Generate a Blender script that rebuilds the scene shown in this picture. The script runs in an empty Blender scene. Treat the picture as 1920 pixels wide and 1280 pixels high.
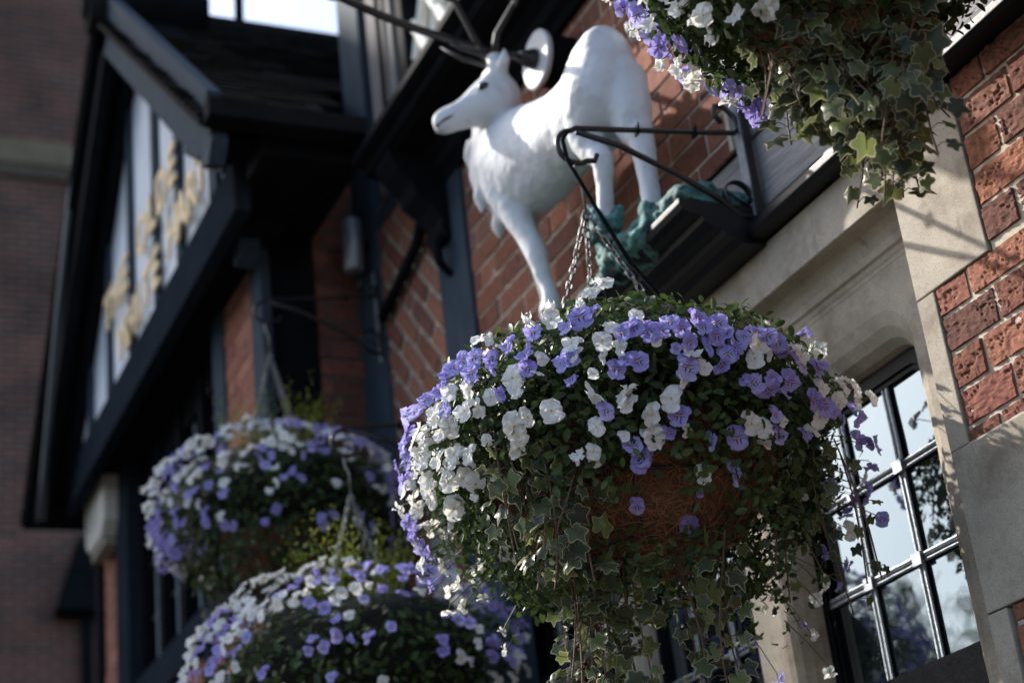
import bpy, bmesh, math, random
import numpy as np
from mathutils import Vector, Matrix, noise
rng = np.random.default_rng(7); random.seed(7)
R = math.radians; PI = math.pi
scene = bpy.context.scene
COL = scene.collection

# ------------------------------------------------------------------ camera
CAM = Vector((0.0, 2.0, 1.6))
yaw, pitch, roll = R(-26.2451), R(23.8171), R(-6.75104)
fwd = Vector((math.cos(yaw)*math.cos(pitch), math.sin(yaw)*math.cos(pitch), math.sin(pitch)))
rt = fwd.cross(Vector((0, 0, 1))).normalized(); up = rt.cross(fwd)
r2 = rt*math.cos(roll)+up*math.sin(roll); u2 = -rt*math.sin(roll)+up*math.cos(roll)
cd = bpy.data.cameras.new('camera'); cam = bpy.data.objects.new('camera', cd); COL.objects.link(cam)
m = Matrix((r2, u2, -fwd)).transposed().to_4x4(); m.translation = CAM
cam.matrix_world = m
cd.sensor_width = 36; cd.lens = 60.03; cd.clip_start = .05; cd.clip_end = 500
cd.dof.use_dof = True; cd.dof.focus_distance = 3.0; cd.dof.aperture_fstop = 2.7
scene.camera = cam

# ------------------------------------------------------------------ light
SUN_EL, SUN_AZ = R(38.4), R(28.0)          # azimuth from +X towards +Y
S = Vector((math.cos(SUN_EL)*math.cos(SUN_AZ), math.cos(SUN_EL)*math.sin(SUN_AZ), math.sin(SUN_EL)))
w = bpy.data.worlds.new('World'); scene.world = w; w.use_nodes = True
nt = w.node_tree; nt.nodes.clear()
sky = nt.nodes.new('ShaderNodeTexSky'); sky.sky_type = 'NISHITA'; sky.sun_disc = False
sky.sun_elevation = SUN_EL; sky.sun_rotation = R(90)-SUN_AZ
sky.air_density = 1.0; sky.dust_density = 2.5; sky.ozone_density = 1.5
bg = nt.nodes.new('ShaderNodeBackground'); bg.inputs[1].default_value = .145
wo = nt.nodes.new('ShaderNodeOutputWorld')
nt.links.new(sky.outputs[0], bg.inputs[0]); nt.links.new(bg.outputs[0], wo.inputs[0])
sd = bpy.data.lights.new('sun', 'SUN'); sd.energy = 4.1; sd.angle = R(.6); sd.color = (1, .95, .88)
so = bpy.data.objects.new('sun', sd); COL.objects.link(so); so.location = (10, 10, 20)
so.rotation_euler = S.to_track_quat('Z', 'Y').to_euler()
vs = scene.view_settings; vs.view_transform = 'Standard'; vs.look = 'None'; vs.exposure = 1.08; vs.gamma = 1
scene.cycles.use_denoising = True
scene.cycles.max_bounces = 6; scene.cycles.transparent_max_bounces = 6
scene.cycles.diffuse_bounces = 3; scene.cycles.glossy_bounces = 3; scene.cycles.transmission_bounces = 3
scene.cycles.caustics_reflective = False; scene.cycles.caustics_refractive = False

# ------------------------------------------------------------------ materials
def mat(name, col=(.5, .5, .5), rough=.7, metal=0, noise_scale=0, var=.25, bump=0, bscale=40, spec=.5, stretch=(1, 1, 1), attr=None, detail=6, bdist=.01, coat=0):
    M = bpy.data.materials.new(name); M.use_nodes = True; n = M.node_tree.nodes; L = M.node_tree.links
    p = n['Principled BSDF']; p.inputs['Roughness'].default_value = rough; p.inputs['Metallic'].default_value = metal
    p.inputs['Base Color'].default_value = (*col, 1); p.inputs['Specular IOR Level'].default_value = spec
    if coat: p.inputs['Coat Weight'].default_value = coat
    tc = n.new('ShaderNodeTexCoord'); mp = n.new('ShaderNodeMapping'); mp.inputs['Scale'].default_value = stretch
    L.new(tc.outputs['Object'], mp.inputs[0])
    src = None
    if attr:
        a = n.new('ShaderNodeAttribute'); a.attribute_name = attr; src = a.outputs['Color']
    if noise_scale:
        t = n.new('ShaderNodeTexNoise'); t.inputs['Scale'].default_value = noise_scale; t.inputs['Detail'].default_value = detail; t.inputs['Roughness'].default_value = .65
        L.new(mp.outputs[0], t.inputs[0])
        mr = n.new('ShaderNodeMapRange'); mr.inputs[1].default_value = .25; mr.inputs[2].default_value = .75
        mr.inputs[3].default_value = 1-var; mr.inputs[4].default_value = 1+var
        L.new(t.outputs[0], mr.inputs[0])
        mx = n.new('ShaderNodeMix'); mx.data_type = 'RGBA'; mx.blend_type = 'MULTIPLY'; mx.inputs[0].default_value = 1
        if src: L.new(src, mx.inputs[6])
        else: mx.inputs[6].default_value = (*col, 1)
        cb = n.new('ShaderNodeCombineColor')
        for i in range(3): L.new(mr.outputs[0], cb.inputs[i])
        L.new(cb.outputs[0], mx.inputs[7]); src = mx.outputs[2]
    if src: L.new(src, p.inputs['Base Color'])
    if bump:
        t2 = n.new('ShaderNodeTexNoise'); t2.inputs['Scale'].default_value = bscale; t2.inputs['Detail'].default_value = 8; t2.inputs['Roughness'].default_value = .7
        L.new(mp.outputs[0], t2.inputs[0])
        b = n.new('ShaderNodeBump'); b.inputs['Strength'].default_value = bump; b.inputs['Distance'].default_value = bdist
        L.new(t2.outputs[0], b.inputs['Height']); L.new(b.outputs[0], p.inputs['Normal'])
    return M

def with_second(M, col2, scale, lo, hi, stretch=(1, 1, 1)):
    """patches of a second colour (dirt, lichen, bare wood) mixed over the base colour"""
    n = M.node_tree.nodes; L = M.node_tree.links; p = n['Principled BSDF']
    tc = n.new('ShaderNodeTexCoord'); mp = n.new('ShaderNodeMapping'); mp.inputs['Scale'].default_value = stretch
    L.new(tc.outputs['Object'], mp.inputs[0])
    t = n.new('ShaderNodeTexNoise'); t.inputs['Scale'].default_value = scale; t.inputs['Detail'].default_value = 7; t.inputs['Roughness'].default_value = .7
    L.new(mp.outputs[0], t.inputs[0])
    mr = n.new('ShaderNodeMapRange'); mr.inputs[1].default_value = lo; mr.inputs[2].default_value = hi; L.new(t.outputs[0], mr.inputs[0])
    mx = n.new('ShaderNodeMix'); mx.data_type = 'RGBA'
    bc = p.inputs['Base Color']
    if bc.is_linked: L.new(bc.links[0].from_socket, mx.inputs[6])
    else: mx.inputs[6].default_value = bc.default_value
    mx.inputs[7].default_value = (*col2, 1); L.new(mr.outputs[0], mx.inputs[0]); L.new(mx.outputs[2], bc)
    return M

BRICK = with_second(with_second(mat('brick', rough=.9, attr='Col', noise_scale=70, var=.4, bump=.9, bscale=330, spec=.15, bdist=.003), (.09, .045, .035), 45, .54, .70), (.40, .27, .20), 240, .62, .74)
MORTAR = mat('mortar', (.52, .46, .37), .95, noise_scale=50, var=.25, bump=.6, bscale=300, bdist=.002, spec=.1)
STONE = with_second(mat('limestone', (.43, .38, .31), .9, noise_scale=9, var=.18, bump=.55, bscale=260, bdist=.002, spec=.15), (.17, .15, .125), 420, .54, .66)
STONE = with_second(with_second(STONE, (.20, .16, .12), 5, .48, .72), (.12, .10, .08), 14, .60, .78, (1, 1, .35))
OAK = with_second(mat('weathered_timber', (.30, .285, .275), .8, noise_scale=14, var=.45, bump=.9, bscale=22, stretch=(.6, 5, 9), bdist=.004, spec=.25), (.05, .045, .042), 9, .60, .68, (1.2, 6, 26))
PAINT = mat('grey_painted_timber', (.040, .058, .076), .7, spec=.04, noise_scale=10, var=.3, bump=.4, bscale=18, stretch=(5, 5, .7), bdist=.003)
PAINTH = mat('grey_painted_beam', (.020, .026, .034), .8, spec=0, noise_scale=10, var=.3, bump=.4, bscale=18, stretch=(.7, 5, 5), bdist=.003)
BLACK = with_second(mat('black_gloss_paint', (.007, .008, .010), .40, noise_scale=12, var=.4, bump=.25, bscale=60, bdist=.002, spec=.25), (.05, .05, .055), 16, .62, .8)
SASH = with_second(mat('black_sash_paint', (.007, .008, .010), .2, noise_scale=14, var=.4, bump=.5, bscale=30, bdist=.004, spec=.03), (.022, .022, .022), 40, .64, .72)
BLACKM = mat('black_matt_paint', (.008, .009, .011), .75, noise_scale=12, var=.4, bump=.3, bscale=30, bdist=.003, spec=.03)
IRON = mat('wrought_iron', (.012, .012, .013), .35, metal=0, noise_scale=40, var=.3, bump=.25, bscale=90, bdist=.001)
PLATEM = mat('sunlit_plate', (.26, .27, .29), .5, noise_scale=30, var=.3, spec=.4)  # lighter than the iron: sun on the plate is put into its colour
CHAINM = mat('chain_steel', (.20, .20, .19), .5, metal=1, noise_scale=80, var=.35)
PAINTL = mat('sunlit_grey_timber', (.16, .15, .15), .8, noise_scale=10, var=.4, bump=.6, bscale=18, stretch=(5, 5, .7), bdist=.003, spec=.1)  # lighter copy of the grey paint, with sunlight put into the colour
LEAD = mat('lead_came', (.24, .27, .30), .42, metal=.7, noise_scale=90, var=.4, bump=.7, bscale=130, bdist=.003)
WHITELEAD = mat('white_lattice_paint', (.75, .74, .68), .6, noise_scale=30, var=.15)
PLASTER = mat('white_render', (.66, .70, .76), .9, noise_scale=7, var=.12, bump=.3, bscale=60, bdist=.003)
TILE = with_second(mat('roof_tile', (.018, .017, .016), .95, spec=.03, noise_scale=20, var=.5, bump=.6, bscale=30, bdist=.01), (.032, .032, .018), 6, .5, .75)
GOLD = mat('gilt_letter', (.90, .68, .39), .5, noise_scale=20, var=.15)
WHITEP = with_second(mat('chalky_white_paint', (.60, .62, .64), .62, noise_scale=6, var=.08, bump=.35, bscale=28, bdist=.006), (.34, .31, .27), 8, .52, .78)
VERD = with_second(mat('verdigris_rock', (.09, .24, .22), .75, noise_scale=18, var=.5, bump=.8, bscale=35, bdist=.008), (.02, .05, .05), 26, .46, .58)
ANTLER = with_second(mat('antler', (.025, .022, .02), .6, noise_scale=30, var=.4), (.6, .55, .45), 12, .6, .7)
DARK = mat('dark_interior', (.004, .004, .005), .9)
EYEM = mat('black_eye', (.006, .006, .006), .2)
HOOF = mat('hoof_white', (.62, .62, .60), .6, noise_scale=20, var=.2)
BOXM = mat('cream_plastic', (.62, .58, .50), .5, noise_scale=5, var=.06)
SILVER = mat('satin_steel', (.28, .30, .33), .45, metal=.6, noise_scale=20, var=.1)
GREYB = mat('slate_pipe', (.04, .05, .06), .5, noise_scale=12, var=.2)
FARBRICK_ST = mat('band_stone', (.19, .145, .09), .9, noise_scale=4, var=.25)
ASPH = mat('asphalt', (.05, .05, .05), .9, noise_scale=30, var=.3, bump=.4, bscale=150)
PAVE = mat('pavement', (.11, .105, .10), .9, noise_scale=3, var=.2)
BARK = mat('bark', (.06, .045, .035), .9, noise_scale=20, var=.4)

PALEPANE = mat('lit_lattice_pane', (.42, .43, .41), .6, noise_scale=3, var=.2)  # pale grey stands in for sunlit panes reflecting the sky
def glass_mat():
    M = bpy.data.materials.new('old_window_glass'); M.use_nodes = True; n = M.node_tree.nodes; L = M.node_tree.links; n.clear()
    o = n.new('ShaderNodeOutputMaterial'); mx = n.new('ShaderNodeMixShader'); d = n.new('ShaderNodeBsdfDiffuse'); g = n.new('ShaderNodeBsdfGlossy')
    d.inputs[0].default_value = (.006, .008, .010, 1); g.inputs[0].default_value = (.74, .90, 1.0, 1); g.inputs['Roughness'].default_value = .015
    mx.inputs[0].default_value = .21
    tc = n.new('ShaderNodeTexCoord'); t = n.new('ShaderNodeTexNoise'); t.inputs['Scale'].default_value = 9; t.inputs['Detail'].default_value = 2
    b = n.new('ShaderNodeBump'); b.inputs['Strength'].default_value = .10; b.inputs['Distance'].default_value = .004
    L.new(tc.outputs['Object'], t.inputs[0]); L.new(t.outputs[0], b.inputs['Height']); L.new(b.outputs[0], g.inputs['Normal'])
    L.new(d.outputs[0], mx.inputs[1]); L.new(g.outputs[0], mx.inputs[2]); L.new(mx.outputs[0], o.inputs[0]); return M
GLASS = glass_mat()

def petal_mat(name, base, deep, veins, centre=(.75, .42, .03), transl=.35):
    """attribute Pet: r = distance from the centre, g = petal kind (0 upper, .5 side, 1 lower), b = across the petal, a = random"""
    M = bpy.data.materials.new(name); M.use_nodes = True; n = M.node_tree.nodes; L = M.node_tree.links; n.clear()
    o = n.new('ShaderNodeOutputMaterial'); a = n.new('ShaderNodeAttribute'); a.attribute_name = 'Pet'
    sp = n.new('ShaderNodeSeparateColor'); L.new(a.outputs['Color'], sp.inputs[0])
    def math_(op, x, y):
        q = n.new('ShaderNodeMath'); q.operation = op
        for i, v in ((0, x), (1, y)):
            if hasattr(v, 'links'): L.new(v, q.inputs[i])
            else: q.inputs[i].default_value = v
        return q.outputs[0]
    def mixc(f, c1, c2):
        q = n.new('ShaderNodeMix'); q.data_type = 'RGBA'; L.new(f, q.inputs[0])
        for i, v in ((6, c1), (7, c2)):
            if hasattr(v, 'links'): L.new(v, q.inputs[i])
            else: q.inputs[i].default_value = (*v, 1)
        return q.outputs[2]
    def ramp(x, lo, hi):
        q = n.new('ShaderNodeMapRange'); q.inputs[1].default_value = lo; q.inputs[2].default_value = hi; L.new(x, q.inputs[0]); return q.outputs[0]
    rr, gg, bb = sp.outputs[0], sp.outputs[1], sp.outputs[2]
    oi = n.new('ShaderNodeObjectInfo')
    rnd = math_('FRACT', math_('ADD', a.outputs['Alpha'], oi.outputs['Random']), 0.0)
    c = mixc(ramp(rnd, 0, 1), base, deep)
    c = mixc(math_('MULTIPLY', ramp(gg, .45, 0), .55), c, deep)
    # radial veins round the eye, on side and lower petals
    s_ = math_('SINE', math_('MULTIPLY', bb, 34.0), 0.0)
    v = math_('MULTIPLY', ramp(s_, .25, .8), math_('MULTIPLY', ramp(rr, .48, .25), ramp(gg, .2, .45)))
    c = mixc(math_('MULTIPLY', v, veins), c, (.05, .02, .10))
    c = mixc(math_('MULTIPLY', ramp(rr, .115, .07), ramp(gg, .2, .45)), c, centre)
    d = n.new('ShaderNodeBsdfDiffuse'); t = n.new('ShaderNodeBsdfTranslucent'); mx = n.new('ShaderNodeMixShader'); mx.inputs[0].default_value = transl
    L.new(c, d.inputs[0]); L.new(c, t.inputs[0]); L.new(d.outputs[0], mx.inputs[1]); L.new(t.outputs[0], mx.inputs[2]); L.new(mx.outputs[0], o.inputs[0])
    return M
PWHITE = petal_mat('white_petal', (.90, .90, .88), (.86, .85, .80), 0.12, (.70, .50, .05))
PVIOLET = petal_mat('violet_petal', (.56, .53, .90), (.40, .34, .75), .95)

def leaf_mat(name, c1, c2, rim=None, transl=.3, rough=.45):
    """attribute Leaf: r = random, g = rim, b = rib"""
    M = bpy.data.materials.new(name); M.use_nodes = True; n = M.node_tree.nodes; L = M.node_tree.links; n.clear()
    o = n.new('ShaderNodeOutputMaterial'); a = n.new('ShaderNodeAttribute'); a.attribute_name = 'Leaf'
    sp = n.new('ShaderNodeSeparateColor'); L.new(a.outputs['Color'], sp.inputs[0])
    def mixc(f, x, y):
        q = n.new('ShaderNodeMix'); q.data_type = 'RGBA'; L.new(f, q.inputs[0])
        for i, v in ((6, x), (7, y)):
            if hasattr(v, 'links'): L.new(v, q.inputs[i])
            else: q.inputs[i].default_value = (*v, 1)
        return q.outputs[2]
    c = mixc(sp.outputs[0], c1, c2)
    if rim: c = mixc(sp.outputs[1], c, rim)
    p = n.new('ShaderNodeBsdfPrincipled'); p.inputs['Roughness'].default_value = rough; p.inputs['Specular IOR Level'].default_value = .35
    L.new(c, p.inputs['Base Color'])
    t = n.new('ShaderNodeBsdfTranslucent'); L.new(c, t.inputs[0]); mx = n.new('ShaderNodeMixShader'); mx.inputs[0].default_value = transl
    L.new(p.outputs[0], mx.inputs[1]); L.new(t.outputs[0], mx.inputs[2]); L.new(mx.outputs[0], o.inputs[0]); return M
LEAFM = leaf_mat('pansy_leaf', (.032, .060, .020), (.075, .115, .028))
IVYM = leaf_mat('variegated_ivy_leaf', (.050, .066, .045), (.16, .19, .06), rim=(.34, .32, .19), transl=.42, rough=.38)
CONM = leaf_mat('golden_conifer', (.36, .38, .04), (.20, .26, .03))
TREEM = leaf_mat('tree_leaf', (.035, .06, .02), (.05, .08, .02))
STEMM = mat('stem', (.06, .09, .03), .7, noise_scale=30, var=.3)

def coir():
    M = bpy.data.materials.new('coir_fibre'); M.use_nodes = True; n = M.node_tree.nodes; L = M.node_tree.links; p = n['Principled BSDF']; p.inputs['Roughness'].default_value = .95
    tc = n.new('ShaderNodeTexCoord'); w_ = n.new('ShaderNodeTexNoise'); w_.inputs['Scale'].default_value = 120; w_.inputs['Detail'].default_value = 8; w_.inputs['Roughness'].default_value = .8
    L.new(tc.outputs['Object'], w_.inputs[0]); r = n.new('ShaderNodeValToRGB'); r.color_ramp.elements[0].color = (.040, .017, .010, 1); r.color_ramp.elements[1].color = (.26, .12, .062, 1)
    r.color_ramp.elements[0].position = .3; r.color_ramp.elements[1].position = .72; L.new(w_.outputs['Fac'], r.inputs[0]); L.new(r.outputs[0], p.inputs['Base Color'])
    b = n.new('ShaderNodeBump'); b.inputs['Strength'].default_value = .8; b.inputs['Distance'].default_value = .006; L.new(w_.outputs['Fac'], b.inputs['Height']); L.new(b.outputs[0], p.inputs['Normal']); return M
COIR = coir()
FIBRE = mat('coir_strand', (.34, .165, .085), .8, noise_scale=25, var=.6)

# ------------------------------------------------------------------ helpers
def tag(o, label=None, cat=None, group=None, kind=None):
    if label: o['label'] = label
    if cat: o['category'] = cat
    if group: o['group'] = group
    if kind: o['kind'] = kind
    return o
def empty(name, loc=(0, 0, 0), label=None, cat=None, group=None, kind=None):
    o = bpy.data.objects.new(name, None); COL.objects.link(o); o.location = loc; o.empty_display_size = .1
    return tag(o, label, cat, group, kind)
def link(name, me, material, parent=None, smooth=False):
    o = bpy.data.objects.new(name, me); COL.objects.link(o)
    if material and not me.materials: me.materials.append(material)
    if smooth:
        for p in me.polygons: p.use_smooth = True
    if parent:
        o.parent = parent; o.matrix_parent_inverse = wm(parent).inverted()
    return o
def wm(o):
    M = Matrix.LocRotScale(o.location, o.rotation_euler, o.scale)
    return (wm(o.parent) @ o.matrix_parent_inverse @ M) if o.parent else M

class MB:
    """collects shapes into one mesh"""
    def __init__(s): s.v = []; s.f = []; s.mi = []
    def add(s, vs, fs, mi=0):
        b = len(s.v); s.v += [tuple(p) for p in vs]; s.f += [tuple(i+b for i in f) for f in fs]; s.mi += [mi]*len(fs); return s
    def box(s, x0, x1, y0, y1, z0, z1, mi=0):
        vs = [(x, y, z) for z in (z0, z1) for y in (y0, y1) for x in (x0, x1)]
        return s.add(vs, [(0, 2, 3, 1), (4, 5, 7, 6), (0, 1, 5, 4), (2, 6, 7, 3), (0, 4, 6, 2), (1, 3, 7, 5)], mi)
    def prism(s, poly, axis, a0, a1, mi=0):
        """poly of 2D points extruded along axis (0: (y,z) along x, 1: (x,z) along y, 2: (x,y) along z)"""
        n = len(poly)
        def P(p, a):
            return [(a, p[0], p[1]), (p[0], a, p[1]), (p[0], p[1], a)][axis]
        vs = [P(p, a0) for p in poly]+[P(p, a1) for p in poly]
        fs = [tuple(range(n))[::-1], tuple(range(n, 2*n))]+[(i, (i+1) % n, n+(i+1) % n, n+i) for i in range(n)]
        return s.add(vs, fs, mi)
    def tube(s, pts, r, n=8, closed=False, flat=None, cap=True, mi=0):
        """swept tube; r number or list; flat=(a,b) sweeps an elliptical/flat section"""
        pts = [Vector(p) for p in pts]; N = len(pts); rs = r if isinstance(r, (list, tuple)) else [r]*N
        vs = []; prev = None
        for i, p in enumerate(pts):
            a = pts[(i-1) % N] if (closed or i > 0) else p; b = pts[(i+1) % N] if (closed or i < N-1) else p
            t = (b-a).normalized()
            if prev is None:
                ref = Vector((0, 0, 1)) if abs(t.z) < .9 else Vector((0, 1, 0))
                nx = t.cross(ref).normalized()
            else:
                nx = (prev-t*prev.dot(t)); nx = nx.normalized() if nx.length > 1e-6 else t.orthogonal().normalized()
            prev = nx; ny = t.cross(nx)
            ra, rb = (rs[i], rs[i]) if not flat else (flat[0], flat[1])
            for k in range(n):
                th = 2*PI*k/n; vs.append(p+nx*ra*math.cos(th)+ny*rb*math.sin(th))
        fs = []
        for i in range(N if closed else N-1):
            j = (i+1) % N
            for k in range(n): fs.append((i*n+k, i*n+(k+1) % n, j*n+(k+1) % n, j*n+k))
        if cap and not closed: fs += [tuple(range(n))[::-1], tuple(range((N-1)*n, N*n))]
        return s.add(vs, fs, mi)
    def loft(s, secs, n=14, mi=0):
        """secs: (centre, (ra, rb), side vector, up vector)"""
        vs = []
        for c, (ra, rb), a, b in secs:
            c = Vector(c); a = Vector(a).normalized(); b = Vector(b).normalized()
            for k in range(n): th = 2*PI*k/n; vs.append(c+a*ra*math.cos(th)+b*rb*math.sin(th))
        fs = [(i*n+k, i*n+(k+1) % n, (i+1)*n+(k+1) % n, (i+1)*n+k) for i in range(len(secs)-1) for k in range(n)]
        fs += [tuple(range(n))[::-1], tuple(range((len(secs)-1)*n, len(secs)*n))]
        return s.add(vs, fs, mi)
    def mesh(s, name):
        me = bpy.data.meshes.new(name); me.from_pydata(s.v, [], s.f)
        for p, i in zip(me.polygons, s.mi): p.material_index = i
        me.update(); return me
    def build(s, name, material, parent=None, smooth=False, bevel=0, fix=True):
        me = s.mesh(name)
        if fix or bevel:
            bm = bmesh.new(); bm.from_mesh(me); bmesh.ops.recalc_face_normals(bm, faces=bm.faces)
            if bevel: bmesh.ops.bevel(bm, geom=list(bm.edges), offset=bevel, segments=2, affect='EDGES', profile=.6)
            bm.to_mesh(me); bm.free()
        mats = material if isinstance(material, (list, tuple)) else [material]
        for q in mats: me.materials.append(q)
        return link(name, me, None, parent, smooth)

def box(name, dims, material, parent, bevel=.004, wob=0):
    mb = MB().box(*dims); return mb.build(name, material, parent, bevel=bevel)

def arrays_mesh(name, V, F, material, attrs=None, smooth=True):
    """V (N,3) float, F (M,k) int all same k"""
    me = bpy.data.meshes.new(name); k = F.shape[1]
    me.vertices.add(len(V)); me.vertices.foreach_set('co', V.astype(np.float32).ravel())
    me.loops.add(F.size); me.loops.foreach_set('vertex_index', F.astype(np.int32).ravel())
    me.polygons.add(len(F)); me.polygons.foreach_set('loop_start', np.arange(0, F.size, k, dtype=np.int32))
    me.polygons.foreach_set('use_smooth', np.full(len(F), smooth))
    me.update(calc_edges=True)
    for an, A in (attrs or {}).items():
        ca = me.color_attributes.new(an, 'FLOAT_COLOR', 'POINT'); ca.data.foreach_set('color', A.astype(np.float32).ravel())
    me.materials.append(material); me.validate(); return me
def scatter(TV, TF, TA, mats, rnd, chan=0):
    """template (n,3),(m,k),(n,4) stamped by (K,3,4) matrices; rnd (K,) goes to attribute channel chan"""
    K = len(mats); n = len(TV)
    V = np.einsum('kij,nj->kni', mats[:, :, :3], TV)+mats[:, None, :, 3]
    F = (TF[None]+(np.arange(K)*n)[:, None, None]).reshape(-1, TF.shape[1])
    A = np.repeat(TA[None], K, 0).copy(); A[:, :, chan] = rnd[:, None]
    return V.reshape(-1, 3), F, A.reshape(-1, 4)
def frames(P, N, U, size):
    """positions, normals (local +Z), ups (local +Y) -> (K,3,4)"""
    N = N/np.linalg.norm(N, axis=1, keepdims=True)
    U = U-N*np.sum(U*N, 1, keepdims=True); U = U/(np.linalg.norm(U, axis=1, keepdims=True)+1e-9)
    X = np.cross(U, N)
    return np.concatenate([X[:, :, None]*size[:, None, None], U[:, :, None]*size[:, None, None], N[:, :, None]*size[:, None, None], P[:, :, None]], 2)
# ------------------------------------------------------------------ ground
gm = MB(); gm.add([(-300, -300, -.15), (400, -300, -.15), (400, 400, -.15), (-300, 400, -.15)], [(0, 1, 2, 3)])
tag(gm.build('road', ASPH, fix=False), 'dark asphalt road running past the pub', 'road', kind='structure')
tag(MB().box(-20, 40, -.0, 2.9, -.15, 0).build('pavement', PAVE), 'grey paved footway along the pub front', 'pavement', kind='structure')

# ------------------------------------------------------------------ brickwork
PAL = [(.265, .112, .074), (.24, .098, .067), (.29, .125, .080), (.21, .082, .060), (.245, .115, .084), (.20, .082, .058), (.29, .122, .074), (.165, .075, .058)]
WPAL = [(.34, .15, .10), (.31, .13, .09), (.36, .16, .11), (.29, .12, .09)]
MORTARD = mat('shaded_mortar', (.09, .07, .06), .95, noise_scale=50, var=.25)  # darkened mortar: the return wall's shade is put into the colour
MORTARW = mat('salmon_mortar', (.27, .15, .105), .95, noise_scale=50, var=.2)
def brickwork(name, u0, u1, z0, z1, level, parent, axis='Y', res=.03, pal=PAL, course=.0725, diag=False, amp=.004, seed=1, holes=(), mortar=True, sign=1, shift=0):
    """Flemish bond bricks with rough faces standing proud of a mortar bed; axis 'Y': wall plane y=level, 'X': wall plane x=level"""
    rs = random.Random(seed); V = []; F = []; A = []; MI = []
    def put(u, z, d):
        if diag:
            pass
        return (u, level+sign*d, z) if axis == 'Y' else (level+sign*d, u, z)
    j = .008
    if mortar:
        b = len(V); V += [put(u0, z0, -.004), put(u1, z0, -.004), put(u1, z1, -.004), put(u0, z1, -.004)]; F.append((b, b+1, b+2, b+3)); MI.append(1); A += [(0, 0, 0, 1)]*4
    def patch(a0, a1, c0, c1, key):
        col = rs.choice(pal); k = rs.uniform(.8, 1.15); col = (col[0]*k, col[1]*k, col[2]*k, 1)
        tilt = rs.uniform(-.0025, .0025); off = rs.uniform(-.0012, .002)
        nx = max(3, int((a1-a0)/res)); nz = max(3, int((c1-c0)/res)); b = len(V)
        for iz in range(nz+1):
            for ix in range(nx+1):
                fx, fz = ix/nx, iz/nz; u = a0+(a1-a0)*fx; z = c0+(c1-c0)*fz; ed = .0014 if res < .02 else .004
                if ix == 1: u = a0+ed
                if ix == nx-1: u = a1-ed
                if iz == 1: z = c0+ed
                if iz == nz-1: z = c1-ed
                e = min(ix, nx-ix, iz, nz-iz)
                d = off+tilt*(fx-.5)
                if res < .02:
                    q = Vector((u*30, z*45, key)); d += amp*.45*noise.noise(q)+amp*.45*noise.noise(q*3.1)
                    cr = abs(noise.noise(Vector((u*16+key*3, z*70+u*22, key*7)))+.35*noise.noise(Vector((u*70, z*90, key)))); d -= amp*.75*max(0, .11-cr)/.11*(1 if noise.noise(Vector((u*9, z*9, key))) > -.12 else 0)
                if e == 0:
                    d = -.0055
                    if res < .02: u += .0015*noise.noise(Vector((u*60, z*60, 5))); z += .0015*noise.noise(Vector((u*60, z*60, 9)))
                V.append(put(u, z, d)); A.append(col)
        for iz in range(nz):
            for ix in range(nx):
                q = b+iz*(nx+1)+ix; F.append((q, q+1, q+nx+2, q+nx+1)); MI.append(0)
    r0 = int(math.floor(z0/course)); r1 = int(math.ceil(z1/course))
    for r in range(r0, r1):
        c0, c1 = max(z0, r*course+j/2), min(z1, (r+1)*course-j/2)
        if c1-c0 < .012: continue
        u = -.5+(r % 2)*.165-2+shift; k = 0
        while u < u1:
            L = .220 if k % 2 == 0 else .108
            a0, a1 = max(u0, u+j/2), min(u1, u+L-j/2)
            if a1-a0 > .015: patch(a0, a1, c0, c1, r*13.7+k*3.1+seed)
            u += L; k += 1
    me = bpy.data.meshes.new(name); me.from_pydata(V, [], F); me.update()
    ca = me.color_attributes.new('Col', 'FLOAT_COLOR', 'POINT'); ca.data.foreach_set('color', np.array(A, np.float32).ravel())
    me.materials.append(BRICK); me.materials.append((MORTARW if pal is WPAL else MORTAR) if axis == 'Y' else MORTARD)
    for p, i in zip(me.polygons, MI): p.material_index = i; p.use_smooth = False
    bm = bmesh.new(); bm.from_mesh(me)
    for f in bm.faces:
        want = Vector((0, sign, 0)) if axis == 'Y' else Vector((sign, 0, 0))
        if f.normal.dot(want) < 0: f.normal_flip()
    bm.to_mesh(me); bm.free()
    return link(name, me, None, parent)

pub = empty('pub', (3, 0, 0), 'timbered red brick pub with grey studs, stone window and letters on its gable', 'pub')
# solid core behind everything (so that no light leaks)
MB().box(-3, 5.24, -6, -.45, 0, 6.6).build('wall_core', DARK, pub)
MB().box(5.4, 7.95, -6, .30, 0, 4.55).build('wall_core', DARK, pub)

# --- near wall, right of the window
brickwork('brick_panel', 1.72, 2.094, 2.8855, 3.245, 0, pub, res=.0045, amp=.0055, seed=3, shift=.02)
brickwork('brick_panel', 1.72, 2.259, 2.583, 2.8855, 0, pub, res=.0045, amp=.0055, seed=33, shift=.02)
brickwork('brick_panel', 1.2, 1.72, 2.283, 3.245, 0, pub, res=.03, seed=34)
brickwork('brick_panel', 1.2, 2.25, 1.3, 2.28, 0, pub, res=.011, amp=.0045, seed=4)
brickwork('brick_panel', -1.0, 1.2, .3, 3.245, 0, pub, res=.06, seed=5)
brickwork('brick_panel', 1.2, 4.5, .3, 1.3, 0, pub, res=.06, seed=6)
# --- panel behind the deer and panels beyond
brickwork('brick_panel', 2.803, 4.27, 3.505, 4.40, 0, pub, res=.018, amp=.004, seed=8)
brickwork('brick_panel', 2.5, 4.45, 4.40, 4.52, 0, pub, res=.05, seed=9)
brickwork('brick_panel', -1.0, 2.36, 3.505, 4.6, 0, pub, res=.06, seed=10)
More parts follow.
